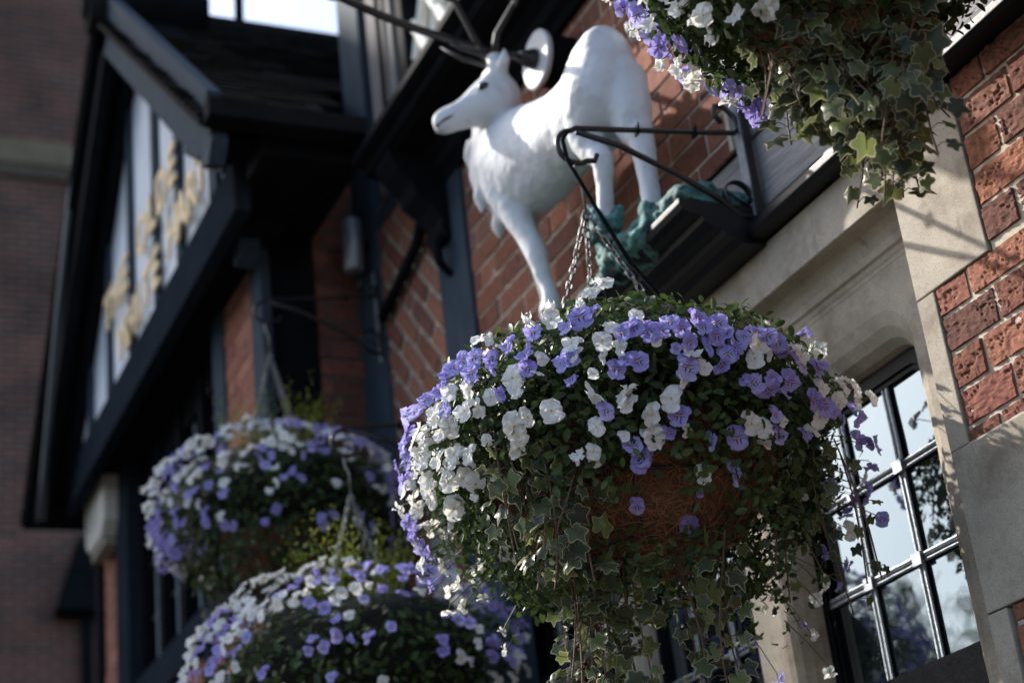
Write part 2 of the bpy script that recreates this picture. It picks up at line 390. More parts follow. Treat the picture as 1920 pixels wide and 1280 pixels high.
# diagonal (herringbone-like) panel beyond the post
def diag_panel(x0, x1, z0, z1, Y, parent):
    V = []; F = []; A = []; MI = []
    V += [(x0, Y-.006, z0), (x1, Y-.006, z0), (x1, Y-.006, z1), (x0, Y-.006, z1)]; F.append((0, 1, 2, 3)); MI.append(1); A += [(0, 0, 0, 1)]*4
    rs = random.Random(5); c, s = math.cos(R(48)), math.sin(R(48)); st = .075
    bm = bmesh.new(); bricks = []
    cx, cz = (x0+x1)/2, (z0+z1)/2
    for i in range(-34, 35):
        for k in range(-12, 13):
            u0 = k*.23+(i % 2)*.115; v0 = i*st
            P = [(u0, v0), (u0+.205, v0), (u0+.205, v0+.062), (u0, v0+.062)]
            Q = [(cx+a*c-b*s, cz+a*s+b*c) for a, b in P]
            # clip polygon to the panel
            for ax, lim, sg in ((0, x0, 1), (0, x1, -1), (1, z0, 1), (1, z1, -1)):
                out = []
                for q in range(len(Q)):
                    A_, B_ = Q[q], Q[(q+1) % len(Q)]; da, db = (A_[ax]-lim)*sg, (B_[ax]-lim)*sg
                    if da >= 0: out.append(A_)
                    if da*db < 0:
                        t = da/(da-db); out.append((A_[0]+(B_[0]-A_[0])*t, A_[1]+(B_[1]-A_[1])*t))
                Q = out
                if len(Q) < 3: break
            if len(Q) < 3: continue
            col = rs.choice(PAL); kk = rs.uniform(.8, 1.15); b0 = len(V); d = rs.uniform(0, .003)
            V += [(p[0], Y+d, p[1]) for p in Q]; A += [(col[0]*kk, col[1]*kk, col[2]*kk, 1)]*len(Q); F.append(tuple(range(b0, b0+len(Q)))); MI.append(0)
    me = bpy.data.meshes.new('brick_panel'); me.from_pydata(V, [], F); me.update()
    ca = me.color_attributes.new('Col', 'FLOAT_COLOR', 'POINT'); ca.data.foreach_set('color', np.array(A, np.float32).ravel())
    me.materials.append(BRICK); me.materials.append(MORTAR)
    for p, i in zip(me.polygons, MI): p.material_index = i
    bm.free(); bm = bmesh.new(); bm.from_mesh(me)
    for f in bm.faces:
        if f.normal.y < 0: f.normal_flip()
    bm.to_mesh(me); bm.free()
    o = link('brick_panel', me, None, parent); o['label'] = 'brick panel laid in slanting courses between grey studs'; return o
diag_panel(4.51, 5.02, 3.0, 4.55, 0, pub)
brickwork('brick_panel', 4.62, 5.25, .3, 3.0, 0, pub, res=.06, seed=11)

# --- timbers of the near wall
box('timber_beam', (-1.0, 4.27, -.08, -.012, 3.292, 3.502), OAK, pub, .005)
box('timber_post', (2.362, 2.800, -.07, -.004, 3.506, 4.6), OAK, pub, .005)
mb = MB().prism([(-.03, 3.247), (.042, 3.247), (.050, 3.256), (.050, 3.272), (.036, 3.280), (.030, 3.296), (-.006, 3.305), (-.03, 3.305)], 0, -1.0, 4.5)
mb.build('drip_ledge', BLACK, pub, bevel=.002)
box('timber_post', (4.274, 4.508, -.07, .012, 2.0, 4.52), PAINT, pub, .006)
box('timber_post', (5.02, 5.235, -.07, .014, .5, 6.6), PAINT, pub, .006)
box('timber_post', (4.66, 4.90, -.05, .03, 4.53, 6.6), PAINTL, pub, .006)
box('timber_post', (4.58, 4.64, -.05, .02, 4.53, 6.6), BLACKM, pub, .006)
box('timber_rail', (4.45, 5.02, -.05, .008, 4.47, 4.53), PAINT, pub, .005)
box('pointing_strip', (2.801, 2.816, -.02, .006, 3.506, 4.39), MORTAR, pub, .002)

# --- stone window head, jambs, mullions
st = MB()
prof = [(-.25, 3.243), (0, 3.243), (.001, 3.129), (-.006, 3.127), (-.008, 3.134), (-.022, 3.134), (-.040, 3.126), (-.054, 3.110), (-.061, 3.092), (-.063, 3.076), (-.070, 3.072), (-.074, 3.062), (-.076, 3.060), (-.077, 3.050), (-.25, 3.048)]
st.prism(prof, 0, 2.31, 4.62)
st.build('stone_lintel', STONE, pub, bevel=.0015)
def arch_outline(xa, xb, zb, zs, zt, r):
    """opening outline from lower left, over a flat head with rounded corners, to lower right"""
    pts = [(xa, zb), (xa, zt-r)]
    for k in range(1, 9): th = PI-PI/2*k/8; pts.append((xa+r+r*math.cos(th), zt-r+r*math.sin(th)))
    for k in range(0, 9): th = PI/2-PI/2*k/8; pts.append((xb-r+r*math.cos(th), zt-r+r*math.sin(th)))
    pts.append((xb, zb)); return pts
LIGHTS = [(2.488, 3.000), (3.218, 3.730), (3.948, 4.460)]
ZB, ZT = 2.300, 2.895
def stone_frame():
    x0, x1 = 2.315, 4.62; z0, z1 = 2.05, 3.052
    # spandrel face at y=-.088 with three arched openings: built as vertical strips
    V = []; F = []
    s = MB(); Y0, Y1 = -.078, -.158
    xs = [x0]+[x for l in LIGHTS for x in (l[0]-.062, l[1]+.062)]+[x1]
    for i in range(0, len(xs), 2):
        a, b = xs[i], xs[i+1]; s.add([(a, Y0, z0), (b, Y0, z0), (b, Y0, z1), (a, Y0, z1)], [(0, 1, 2, 3)])
    for (la, lb) in LIGHTS:
        A = arch_outline(la-.062, lb+.062, z0, 0, 3.008, .11)[1:-1]
        for (p, q) in zip(A[:-1], A[1:]):
            if abs(p[0]-q[0]) > 1e-5: s.add([(p[0], Y0, p[1]), (q[0], Y0, q[1]), (q[0], Y0, z1), (p[0], Y0, z1)], [(0, 1, 2, 3)])
        # hollow chamfer from outer to inner outline in five steps
        prev = None
        for k in range(6):
            t = k/5; e = .062*(1-math.sin(t*PI/2)*.93); ins = -.062+(.062-e)
            yy = Y0+(Y1-Y0)*(1-math.cos(t*PI/2))
            o = arch_outline(la-e, lb+e, z0, 0, 3.008-(.062-e)*1.7, .11-.04*t)
            cur = [(p[0], yy, p[1]) for p in o]
            if prev: 
                n = len(cur); s.add(prev+cur, [(i, i+1, n+i+1, n+i) for i in range(n-1)])
            prev = cur
        cur = [(p[0], -.26, p[2]) for p in prev]; n = len(cur); s.add(prev+cur, [(i, i+1, n+i+1, n+i) for i in range(n-1)])
    # sill
    s.box(x0, x1, -.26, -.04, 1.85, 1.98)
    o = s.build('stone_window_frame', STONE, pub, fix=False)
    bm = bmesh.new(); bm.from_mesh(o.data); bmesh.ops.remove_doubles(bm, verts=bm.verts, dist=.0004); bmesh.ops.recalc_face_normals(bm, faces=bm.faces); bm.to_mesh(o.data); bm.free()
    for p in o.data.polygons: p.use_smooth = False
stone_frame()
def jamb_block(x0, x1, z0, z1, inner_low=True):
    mb = MB()
    mb.prism([(x0, -.02), (x0, .004), (x1-.004, .004), (x1, 0), (x1+.09, -.10), (x1+.09, -.2), (x0+.1, -.2)], 2, z0, z1)
    return mb.build('stone_jamb', STONE, pub, bevel=.0025)
jamb_block(2.098, 2.316, 2.888, 3.241)
jamb_block(2.262, 2.316, 2.583, 2.885)
jamb_block(1.73, 2.316, 2.283, 2.580)
jamb_block(2.262, 2.316, 1.9, 2.280)
box('mortar_joint', (1.9, 2.31, -.02, .001, 2.5795, 2.5835), MORTAR, pub, 0)
mb = MB(); mb.prism([(4.47, -.2), (4.60, 0), (4.62, .004), (4.80, .004), (4.80, -.2)], 2, .5, 3.30); mb.build('stone_jamb', STONE, pub, bevel=.003)
MB().box(2.2, 4.62, -.42, -.40, 1.9, 3.1).build('room_back', DARK, pub)

for wi, (la, lb) in enumerate(LIGHTS):
    fr = MB(); Yf = -.150
    def ring(o1, o2, y0, y1):
        n = len(o1)
        f0 = [(p[0], y0, p[1]) for p in o1]; f1 = [(p[0], y0, p[1]) for p in o2]; b1 = [(p[0], y1, p[1]) for p in o2]; b0 = [(p[0], y1, p[1]) for p in o1]
        for A, B in ((f0, f1), (f1, b1), (b0, f0)):
            fr.add(A+B, [(i, (i+1) % n, n+(i+1) % n, n+i) for i in range(n)])
    o1 = arch_outline(la-.004, lb+.004, 1.98, 0, 2.905, .07); o2 = arch_outline(la+.016, lb-.016, 2.262, 0, 2.878, .06)
    o3 = arch_outline(la+.010, lb-.010, 2.255, 0, 2.884, .06); o4 = arch_outline(la+.026, lb-.026, 2.296, 0, 2.866, .05)
    ring(o1, o2, Yf, Yf-.03); ring(o3, o4, Yf-.006, Yf-.03)
    w = fr.build('window', SASH, pub, bevel=0)
    # transom lumps of old putty and paint
    ld = MB(); px = (lb-la)/3
    def came(p, q, wd=.008):
        p = Vector(p); q = Vector(q); N = 14; pts = []
        for k in range(N+1):
            v = p.lerp(q, k/N); v.z += .0012*noise.noise(v*23); v.x += .0012*noise.noise(v*31+Vector((5, 0, 0))); pts.append(v)
        return pts
    def flat_strip(pts, wd, horiz):
        for off in (-wd*.62, wd*.62):
            pp = [(v.x, v.y, v.z+off) if horiz else (v.x+off, v.y, v.z) for v in pts]; ld.tube(pp, wd*.36, 6)
        pp = [(v.x, v.y-.002, v.z) for v in pts]; ld.tube(pp, 0, 6, flat=((wd*.75, .0025) if not horiz else (wd*.75, .0025)))
    for k in (1, 2):
        x = la+px*k; flat_strip(came((x, -.160, 2.27), (x, -.160, 2.885)), .0108, False)
    for z in (2.497, 2.694):
        flat_strip(came((la+.012, -.158, z), (lb-.012, -.158, z)), .0105, True)
        for k in (1, 2): ld.add(*[([(la+px*k+a*.014, -.151+(.003 if c else -.006), z+b*.013) for c in (0, 1) for b in (-1, 1) for a in (-1, 1)]), [(0, 2, 3, 1), (4, 5, 7, 6), (0, 1, 5, 4), (2, 6, 7, 3), (0, 4, 6, 2), (1, 3, 7, 5)]])
    ld.build('leading', LEAD, w)
    # nine panes, each slightly out of plane like old leaded glass
    gl = MB(); rs = random.Random(wi+3)
    for i in range(3):
        for j, (za, zb_) in enumerate(((2.262, 2.497), (2.497, 2.694), (2.694, 2.90))):
            a, b = la+px*i, la+px*(i+1); tx, tz = rs.uniform(-.0012, .0012), rs.uniform(-.0010, .0010); y0 = rs.uniform(-.0008, .0008)
            gl.add([(a, -.166+y0-tx-tz, za), (b, -.166+y0+tx-tz, za), (b, -.166+y0+tx+tz, zb_), (a, -.166+y0-tx+tz, zb_)], [(0, 1, 2, 3)])
    gl.build('glass', GLASS, w, fix=False)

# --- moulded shelf for the deer
sh = MB()
sh.prism([(0, 3.235), (.062, 3.235), (.075, 3.247), (.10, 3.25), (.108, 3.262), (.13, 3.266), (.15, 3.28), (.155, 3.292), (.185, 3.296), (.20, 3.304), (.207, 3.316), (.207, 3.328), (0, 3.328)], 0, 2.75, 3.92)
e = sh.build('statue_shelf', BLACK, None, bevel=.0015)
tag(e, 'black moulded shelf under the white deer, fixed above the stone window head', 'shelf')

# --- cornice over the deer's head, with the upper storey's lattice window
co = MB(); co.prism([(0, 4.395), (.18, 4.395), (.19, 4.402), (.205, 4.402), (.215, 4.412), (.215, 4.425), (.235, 4.430), (.255, 4.44), (.255, 4.466), (.23, 4.478), (0, 4.50)], 0, 2.3, 4.57)
co.build('cornice', BLACKM, pub, bevel=.002)
MB().prism([(0, 4.30), (.018, 4.30), (.03, 4.318), (.052, 4.33), (.06, 4.36), (.085, 4.375), (.085, 4.403), (0, 4.403)], 0, 2.3, 4.40).build('bed_mould', BLACKM, pub, bevel=.002)
for xx in (4.43,):
    pf = [(0, 4.10), (.03, 4.10), (.045, 4.13), (.04, 4.17), (.07, 4.21), (.12, 4.25), (.13, 4.29), (.175, 4.33), (.20, 4.37), (.20, 4.403), (0, 4.403)]
    MB().prism(pf, 0, xx-.06, xx+.07).build('corbel', BLACKM, pub, bevel=.004)
    MB().tube([(xx-.03, .02, 4.12), (xx-.03, .06, 4.08), (xx-.03, .05, 4.02), (xx-.03, .015, 3.98)], [.022, .02, .016, .01], 8).build('corbel_drop', BLACKM, pub, smooth=True)
# pipe running down the front between cornice and herringbone panel
MB().tube([(4.36, .05, 4.36), (4.48, .04, 4.27), (4.62, .03, 4.20), (4.80, .03, 4.15), (4.98, .03, 4.10)], .02, 8).build('waste_pipe', BLACKM, pub, smooth=True)

upw = MB(); upw.box(2.4, 4.58, -.20, -.16, 4.50, 5.9); up_o = upw.build('lattice_window', DARK, pub)
lt = MB()
for k in range(-14, 24):
    for sgn in (1, -1):
        xA = 2.4+k*.17; pts = []
        z0_, z1_ = 4.56, 5.9; xB = xA+sgn*(z1_-z0_)*.62
        a, b = (xA, z0_), (xB, z1_)
        def clip(a, b, lo, hi):
            (x0_, za), (x1_, zb) = a, b
            if x0_ > x1_: (x0_, za), (x1_, zb) = b, a
            if x1_ <= lo or x0_ >= hi: return None
            if x0_ < lo: t = (lo-x0_)/(x1_-x0_); x0_, za = lo, za+(zb-za)*t
            if x1_ > hi: t = (hi-x0_)/(x1_-x0_); x1_, zb = hi, za+(zb-za)*t
            return (x0_, za), (x1_, zb)
        c_ = clip(a, b, 2.45, 4.57)
        if c_: lt.tube([(c_[0][0], -.02, c_[0][1]), (c_[1][0], -.02, c_[1][1])], 0, 6, flat=(.024, .024))
lt.build('lattice', WHITELEAD, up_o)
lp = MB()
for x in (3.05, 3.80): lp.box(x-.04, x+.04, -.10, .03, 4.53, 5.9)
lp.build('mullion', WHITELEAD, up_o, bevel=.004)
gp = MB(); gp.add([(2.42, -.05, 4.50), (4.58, -.05, 4.50), (4.58, -.05, 5.9), (2.42, -.05, 5.9)], [(0, 1, 2, 3)]); gp.build('glass', PALEPANE, up_o, fix=False)
box('eaves', (2.3, 5.3, -.4, .25, 5.9, 6.1), BLACKM, pub, .005)

# --- far wing standing forward of the near wall
YW = .38
brickwork('brick_panel', .0, .172, 1.0, 4.9, 5.25, pub, axis='X', res=.05, seed=21, sign=-1, pal=[(.19, .075, .055), (.16, .065, .05), (.22, .085, .06)])  # darker bricks carry the shade of this wall in their colour
box('corner_post', (5.245, 5.42, .172, .352, .5, 4.75), BLACKM, pub, .006)
box('timber_post', (5.20, 5.335, .353, YW+.012, .5, 4.75), PAINT, pub, .006)
brickwork('brick_panel', 5.335, 5.72, 3.40, 4.45, YW, pub, res=.05, seed=22, pal=WPAL)
brickwork('brick_panel', 5.335, 7.35, 1.0, 3.24, YW, pub, res=.06, seed=23, pal=WPAL)
brickwork('brick_panel', 7.60, 7.99, 1.0, 4.6, YW, pub, res=.06, seed=24, pal=WPAL)
box('timber_post', (5.72, 5.87, YW-.1, YW+.012, 3.38, 4.5), PAINT, pub, .006)
box('timber_post', (7.35, 7.60, YW-.1, YW+.03, .5, 4.5), PAINTH, pub, .006)
box('timber_sill', (5.34, 7.35, YW-.1, YW+.03, 3.25, 3.40), PAINTH, pub, .008)
box('timber_post', (6.05, 6.17, YW-.1, YW+.012, .6, 3.25), PAINTH, pub, .006)
box('corner_post', (7.99, 8.08, YW-.4, YW+.03, .5, 4.5), BLACKM, pub, .006)
wv = MB().box(5.87, 7.35, YW-.09, YW-.05, 3.40, 3.46); wv.box(5.87, 7.35, YW-.09, YW-.05, 4.30, 4.45)
xs_ = [5.87, 6.24, 6.61, 6.98, 7.35]
for x in xs_: wv.box(x-.03, x+.03, YW-.09, YW-.03, 3.40, 4.45)
ww = wv.build('window', BLACKM, pub, bevel=.004)
gq = MB(); gq.add([(5.87, YW-.08, 3.4), (7.35, YW-.08, 3.4), (7.35, YW-.08, 4.45), (5.87, YW-.08, 4.45)], [(0, 1, 2, 3)])
gq.build('glass', mat('dim_window_glass', (.015, .022, .03), .25, spec=.6), ww, fix=False)
lq = MB()
for i in range(4):
    for k in (1, 2): x = xs_[i]+.37*k/3; lq.tube([(x, YW-.074, 3.42), (x, YW-.074, 4.42)], .005, 6)
    for z in (3.7, 3.95, 4.2): lq.tube([(xs_[i], YW-.074, z), (xs_[i+1], YW-.074, z)], .005, 6)
lq.build('leading', LEAD, ww)
# gable over the wing
GY = .55
box('jetty_beam', (4.86, 7.98, GY-.04, GY+.02, 4.40, 4.60), PAINTH, pub, .008)
box('jetty_beam_core', (5.05, 7.97, YW-.05, GY-.042, 4.45, 4.60), BLACKM, pub, .008)  # painted black for the darkness at the beam's near end
box('jetty_soffit', (4.65, 8.0, .22, YW+.15, 4.50, 4.58), BLACKM, pub, .004)
MB().prism([(5.02, 4.60), (7.85, 4.60), (6.30, 6.0), (6.22, 6.0)], 1, GY-.05, GY).build('plaster_panel', PLASTER, pub)
def gbar(p, q, wd, y0, y1, m_, nm):
    p = Vector((p[0], p[1])); q = Vector((q[0], q[1])); d = (q-p).normalized(); n_ = Vector((-d.y, d.x))*wd/2
    return MB().prism([tuple(p-n_), tuple(q-n_), tuple(q+n_), tuple(p+n_)], 1, y0, y1).build(nm, m_, pub, bevel=.005)
for x in (5.12, 5.62, 6.00, 6.47, 6.93, 7.36):
    top = 6.10-abs(x-6.26)*1.02
    gbar((x, 4.6), (x, top), .075 if x > 5.2 else .10, GY, GY+.022, PAINT, 'gable_stud')
gbar((4.95, 4.66), (5.45, 5.03), .13, GY, GY+.024, PAINT, 'gable_brace')
gbar((7.9, 4.62), (7.3, 5.1), .11, GY, GY+.024, PAINT, 'gable_brace')
# barge boards
def barge(p, q, w_, y0, y1, m_, nm='bargeboard'):
    return gbar(p, q, w_, y0, y1, m_, nm)
barge((4.72, 4.62), (6.27, 6.08), .24, .66, .71, PAINT)
MB().prism([(4.60, 4.50), (4.66, 4.44), (4.74, 4.47), (4.80, 4.60), (4.90, 4.66), (4.90, 4.86), (4.70, 4.74)], 1, .655, .712).build('bargeboard_foot', PAINT, pub, bevel=.004)
barge((8.02, 4.42), (6.25, 6.08), .26, .66, .71, BLACKM)
barge((7.92, 4.50), (6.23, 6.13), .12, .40, .655, BLACKM, 'verge_soffit')
barge((4.82, 4.60), (6.28, 6.09), .10, .40, .655, BLACKM, 'verge_soffit')
# inner dark frame under the far slope
gbar((7.78, 4.62), (6.30, 6.02), .20, GY+.001, GY+.06, BLACKM, 'gable_rafter')
# roof slopes: tiles as stepped courses
def roof(side):
    mb = MB(); n = 24; ex, ez, ax, az = (4.60, 4.58, 6.25, 6.09) if side > 0 else (8.12, 4.40, 6.25, 6.09)
    rs = random.Random(side+9)
    for k in range(n):
        t0, t1 = k/n, (k+1.25)/n; x0, z0 = ex+(ax-ex)*t0, ez+(az-ez)*t0; x1, z1 = ex+(ax-ex)*min(1, t1), ez+(az-ez)*min(1, t1)
        nx, nz = -(az-ez), (ax-ex); l = math.hypot(nx, nz); nx, nz = nx/l, nz/l
        if nz < 0: nx, nz = -nx, -nz
        y = .76
        while y > -5.0:
            wdt = .165+rs.uniform(-.003, .003); lift = rs.uniform(.010, .02)
            if (y-wdt < .2 and x0 < 4.95) or (y-wdt < 0 and x0 < 5.26): break
            o0 = lift; o1 = .002
            mb.add([(x0+nx*o0, y, z0+nz*o0), (x0+nx*o0, y-wdt+.004, z0+nz*o0), (x1+nx*o1, y-wdt+.004, z1+nz*o1), (x1+nx*o1, y, z1+nz*o1),
                    (x0-nx*.006, y, z0-nz*.006), (x0-nx*.006, y-wdt+.004, z0-nz*.006)], [(0, 1, 2, 3), (4, 5, 1, 0)])
            y -= wdt
            if y < -2.4 and side < 0: break
            if y < -3.5: break
    rf = mb.build('roof', TILE, pub, fix=False)
    # boarding below
    gbar((ex, ez-.02), (ax, az-.02), .03, .2, .75, BLACKM, 'roof_boarding')
    gbar((ex+(ax-ex)*.45, ez-.02+(az-ez)*.45), (ax, az-.02), .03, -3.6, -.001, BLACKM, 'roof_boarding')
    return rf
rf = roof(1); roof(-1)
rt_ = MB()
for i in range(13):
    y1 = .78-i*.33; rt_.tube([(6.25, y1, 6.09), (6.25, y1-.34, 6.09)], .085, 10)
rt_.build('ridge_tiles', TILE, rf)
MB().tube([(6.25, .80, 6.13), (6.25, .62, 6.15), (6.25, .60, 6.15), (6.25, .27, 6.16)], [.05, .13, .155, .135], 14).build('ridge_end', BLACKM, rf, smooth=True)
MB().tube([(6.25, .10, 6.12), (6.24, .095, 6.4), (6.22, .09, 7.0)], .022, 8).build('ridge_pole', BLACKM, rf)
box('gutter', (4.52, 4.61, .2, .74, 4.54, 4.61), BLACKM, pub, .01)
MB().prism([(4.60, 4.50), (5.24, 4.50), (5.24, 4.90), (4.95, 4.86), (4.62, 4.56)], 1, .19, .215).build('eaves_end_board', BLACKM, pub)
# curved bracket below the jetty beam
br = MB(); pts = []
for k in range(9):
    t = k/8; pts.append((5.02+.20*t, YW+.10-.02*t, 4.72-.50*t))
MB().prism([(5.00, 4.62), (5.26, 4.62), (5.22, 4.54), (5.215, 4.46), (5.225, 4.40), (5.20, 4.36), (5.16, 4.38), (5.13, 4.46), (5.06, 4.55)], 1, YW+.02, YW+.10).build('jetty_bracket', PAINT, pub, bevel=.004)
# cable drop at the far eaves end
MB().tube([(6.75, .74, 5.70), (7.2, .74, 5.05), (7.55, .74, 4.45), (7.62, .74, 4.25)], .018, 8).build('verge_pipe', GREYB, pub, smooth=True)

# --- lettering
lt_root = empty('lettering', (6.2, GY+.03, 4.8), 'gold raised letters in two rows fixed across the white gable panels', 'sign letters')
def letters(text, xc, zc, size, spacing):
    n = len(text)
    for i, ch in enumerate(text):
        if ch == ' ': continue
        cu = bpy.data.curves.new('letter', 'FONT'); cu.body = ch; cu.size = size; cu.extrude = .004; cu.bevel_depth = .001; cu.align_x = 'CENTER'; cu.offset = .003
        ob = bpy.data.objects.new('tmp', cu); COL.objects.link(ob)
        dg = bpy.context.evaluated_depsgraph_get(); me = bpy.data.meshes.new_from_object(ob.evaluated_get(dg)); bpy.data.objects.remove(ob)
        x = xc+((n-1)/2-i)*spacing
        # text faces +Y, reads from +X to -X
        M = Matrix.Translation((x, GY+.034, zc+(xc-x)*.045)) @ Matrix(((-1, 0, 0, 0), (0, 0, 1, 0), (0, 1, 0, 0), (0, 0, 0, 1)))
        me.transform(M); me.materials.clear(); me.name = 'letter'
        link('letter', me, GOLD, lt_root)
letters('THE OLDE', 6.24, 4.90, .24, .172)
letters('WHITE HART', 5.87, 4.64, .24, .146)

# ------------------------------------------------------------------ small fixtures
al = empty('alarm_box', (7.6, .42, 4.2), 'cream alarm box on the brick strip under the far end of the gable', 'alarm box')
MB().prism([(7.52, 4.50), (7.62, 4.56), (7.90, 4.56), (7.98, 4.48), (7.94, 4.22), (7.86, 4.17), (7.60, 4.17), (7.53, 4.24)], 1, YW, YW+.10).build('case', BOXM, al, bevel=.012)
MB().box(7.58, 7.88, YW+.02, YW+.085, 4.130, 4.168).build('base_strip', mat('brown_plastic', (.25, .22, .16), .5), al, bevel=.006)
wl = empty('wall_light', (5.10, .07, 4.44), 'cylindrical steel up and down light on the grey post beside the shaded return wall', 'wall light')
MB().tube([(5.10, .072, 4.335), (5.10, .072, 4.34), (5.10, .072, 4.535), (5.10, .072, 4.54)], [.034, .038, .038, .034], 20).build('body', SILVER, wl, smooth=True)
MB().tube([(5.10, .04, 4.44), (5.10, .012, 4.44)], .02, 12).build('wall_mount', BLACKM, wl)

# lamp arm with its white rose plate, crossing in front of the deer's antlers
la_ = empty('lamp_arm', (3.5, .1, 4.19), 'long thin black lamp arm with a round white wall plate, above the deer\'s back', 'lamp arm')
MB().tube([(3.5, .088, 4.187), (3.5, .10, 4.187), (3.5, .104, 4.187)], [.082, .084, .078], 36).build('plate', WHITEP, la_)
MB().tube([(3.5, 0, 4.187), (3.5, .087, 4.187)], .074, 32).build('plate_block', BLACKM, la_)
MB().tube([(3.5, .104, 4.187), (3.5, .112, 4.187), (3.5, .13, 4.187), (3.5, .15, 4.188)], [.030, .030, .024, .014], 16).build('boss', IRON, la_, smooth=True)
pts = [(3.5, .14, 4.186)]+[(3.5-.10*(k/10)**2, .14+.74*k/10, 4.188+.02*k/10+.09*(k/10)**2) for k in range(1, 11)]+[(3.36, 1.2, 4.36), (3.3, 1.5, 4.45)]
MB().tube(pts, .0115, 10).build('arm', IRON, la_, smooth=True)
MB().tube([(3.42, .70, 4.235), (3.42, .70, 4.32), (3.43, .66, 4.36)], [.03, .04, .03], 12).build('clamp', IRON, la_)
MB().box(4.70, 4.80, .015, .06, 4.60, 4.75).build('junction_box', GREYB, pub, bevel=.004)
MB().tube([(4.745, .045, 4.74), (4.745, .045, 5.9)], .009, 8).build('cable', BLACKM, pub)

# ------------------------------------------------------------------ far brick building across the end of the street
fb = empty('brick_building', (16, 2, 0), 'tall dark brick building with a stone band closing the end of the street', 'building')
FBM = bpy.data.materials.new('far_brick'); FBM.use_nodes = True; n = FBM.node_tree.nodes; L = FBM.node_tree.links; p = n['Principled BSDF']; p.inputs['Roughness'].default_value = .95
tc = n.new('ShaderNodeTexCoord'); mp = n.new('ShaderNodeMapping'); mp.inputs['Rotation'].default_value = (R(90), 0, R(90)); L.new(tc.outputs['Object'], mp.inputs[0])
sx = n.new('ShaderNodeSeparateXYZ'); L.new(tc.outputs['Object'], sx.inputs[0]); cx_ = n.new('ShaderNodeCombineXYZ'); L.new(sx.outputs[1], cx_.inputs[0]); L.new(sx.outputs[2], cx_.inputs[1])
bt = n.new('ShaderNodeTexBrick'); bt.inputs['Scale'].default_value = 1; bt.inputs['Brick Width'].default_value = .225; bt.inputs['Row Height'].default_value = .075; bt.inputs['Mortar Size'].default_value = .008
bt.inputs['Color1'].default_value = (.17, .060, .042, 1); bt.inputs['Color2'].default_value = (.085, .042, .034, 1); bt.inputs['Mortar'].default_value = (.20, .155, .115, 1)
L.new(cx_.outputs[0], bt.inputs[0]); nz = n.new('ShaderNodeTexNoise'); nz.inputs['Scale'].default_value = 1.4; nz.inputs['Detail'].default_value = 5; L.new(tc.outputs['Object'], nz.inputs[0])
mr = n.new('ShaderNodeMapRange'); mr.inputs[1].default_value = .3; mr.inputs[2].default_value = .7; mr.inputs[3].default_value = .65; mr.inputs[4].default_value = 1.25; L.new(nz.outputs[0], mr.inputs[0])
mx = n.new('ShaderNodeVectorMath'); mx.operation = 'SCALE'; L.new(bt.outputs[0], mx.inputs[0]); L.new(mr.outputs[0], mx.inputs['Scale']); L.new(mx.outputs[0], p.inputs['Base Color'])
MB().box(16, 22, -2.0, 6.8, -.1, 14.8).box(16.3, 21, 6.7, 8.0, -.1, 13.9).build('wall', FBM, fb)  # unseen top and lower side block sized for the shadow they cast
MB().box(15.93, 15.999, -2.05, 7.25, 11.07, 11.36).build('stone_band', FARBRICK_ST, fb, bevel=.01)
MB().box(15.95, 15.998, -2.05, 7.25, 10.93, 11.068).build('stone_band', mat('band_stone_lower', (.10, .075, .05), .9, noise_scale=4, var=.3), fb)
MB().prism([(-2.1, 14.8), (6.9, 14.8), (6.9, 15.0), (-2.1, 15.0)], 0, 15.8, 22.2).build('shadow_parapet', FARBRICK_ST, fb)  # unseen, added on top to set where the shadow edge falls
MB().tube([(15.9, -1.05, .1), (15.9, -1.05, 6.2)], .06, 10).build('downpipe', BLACKM, fb)
MB().prism([(-1.55, 6.2), (-.75, 6.2), (-.95, 6.9), (-1.3, 7.1)], 0, 15.7, 15.99).build('rain_hopper', BLACKM, fb, bevel=.01)
# ------------------------------------------------------------------ white deer
deer = empty('deer_statue', (3.3, .2, 3.41), 'white painted wooden deer standing on the green rock with its head turned to the street', 'statue')
def remeshed(name, mb, voxel, material, parent, smooth_it=6, disp=0, dscale=10, subd=0):
    me = mb.mesh(name); o = bpy.data.objects.new('tmp', me); COL.objects.link(o)
    bm = bmesh.new(); bm.from_mesh(me); bmesh.ops.recalc_face_normals(bm, faces=bm.faces); bm.to_mesh(me); bm.free()
    md = o.modifiers.new('r', 'REMESH'); md.mode = 'VOXEL'; md.voxel_size = voxel
    ms = o.modifiers.new('s', 'SMOOTH'); ms.factor = .6; ms.iterations = smooth_it
    dg = bpy.context.evaluated_depsgraph_get(); m2 = bpy.data.meshes.new_from_object(o.evaluated_get(dg)); bpy.data.objects.remove(o)
    if disp:
        cn = [(v.co.copy(), v.normal.copy()) for v in m2.vertices]
        for v, (c_, n_) in zip(m2.vertices, cn):
            q = c_*dscale; v.co = c_+n_*(disp*noise.noise(q)+disp*.5*noise.noise(q*2.3))
    m2.materials.clear(); m2.name = name
    return link(name, m2, material, parent, smooth=True)
def smooth_secs(secs, k=4):
    # Catmull-Rom through centres and radii
    out = []; n = len(secs)
    A = [np.array(list(c)+list(r)) for c, r in secs]
    for i in range(n-1):
        p0, p1, p2, p3 = A[max(0, i-1)], A[i], A[i+1], A[min(n-1, i+2)]
        for j in range(k):
            t = j/k; out.append(.5*((2*p1)+(p2-p0)*t+(2*p0-5*p1+4*p2-p3)*t*t+(3*p1-p0-3*p2+p3)*t**3))
    out.append(A[-1]); return [(tuple(v[:3]), (max(.008, v[3]), max(.008, v[4]))) for v in out]
b = MB(); Xv, Yv, Zv = (1, 0, 0), (0, 1, 0), (0, 0, 1)
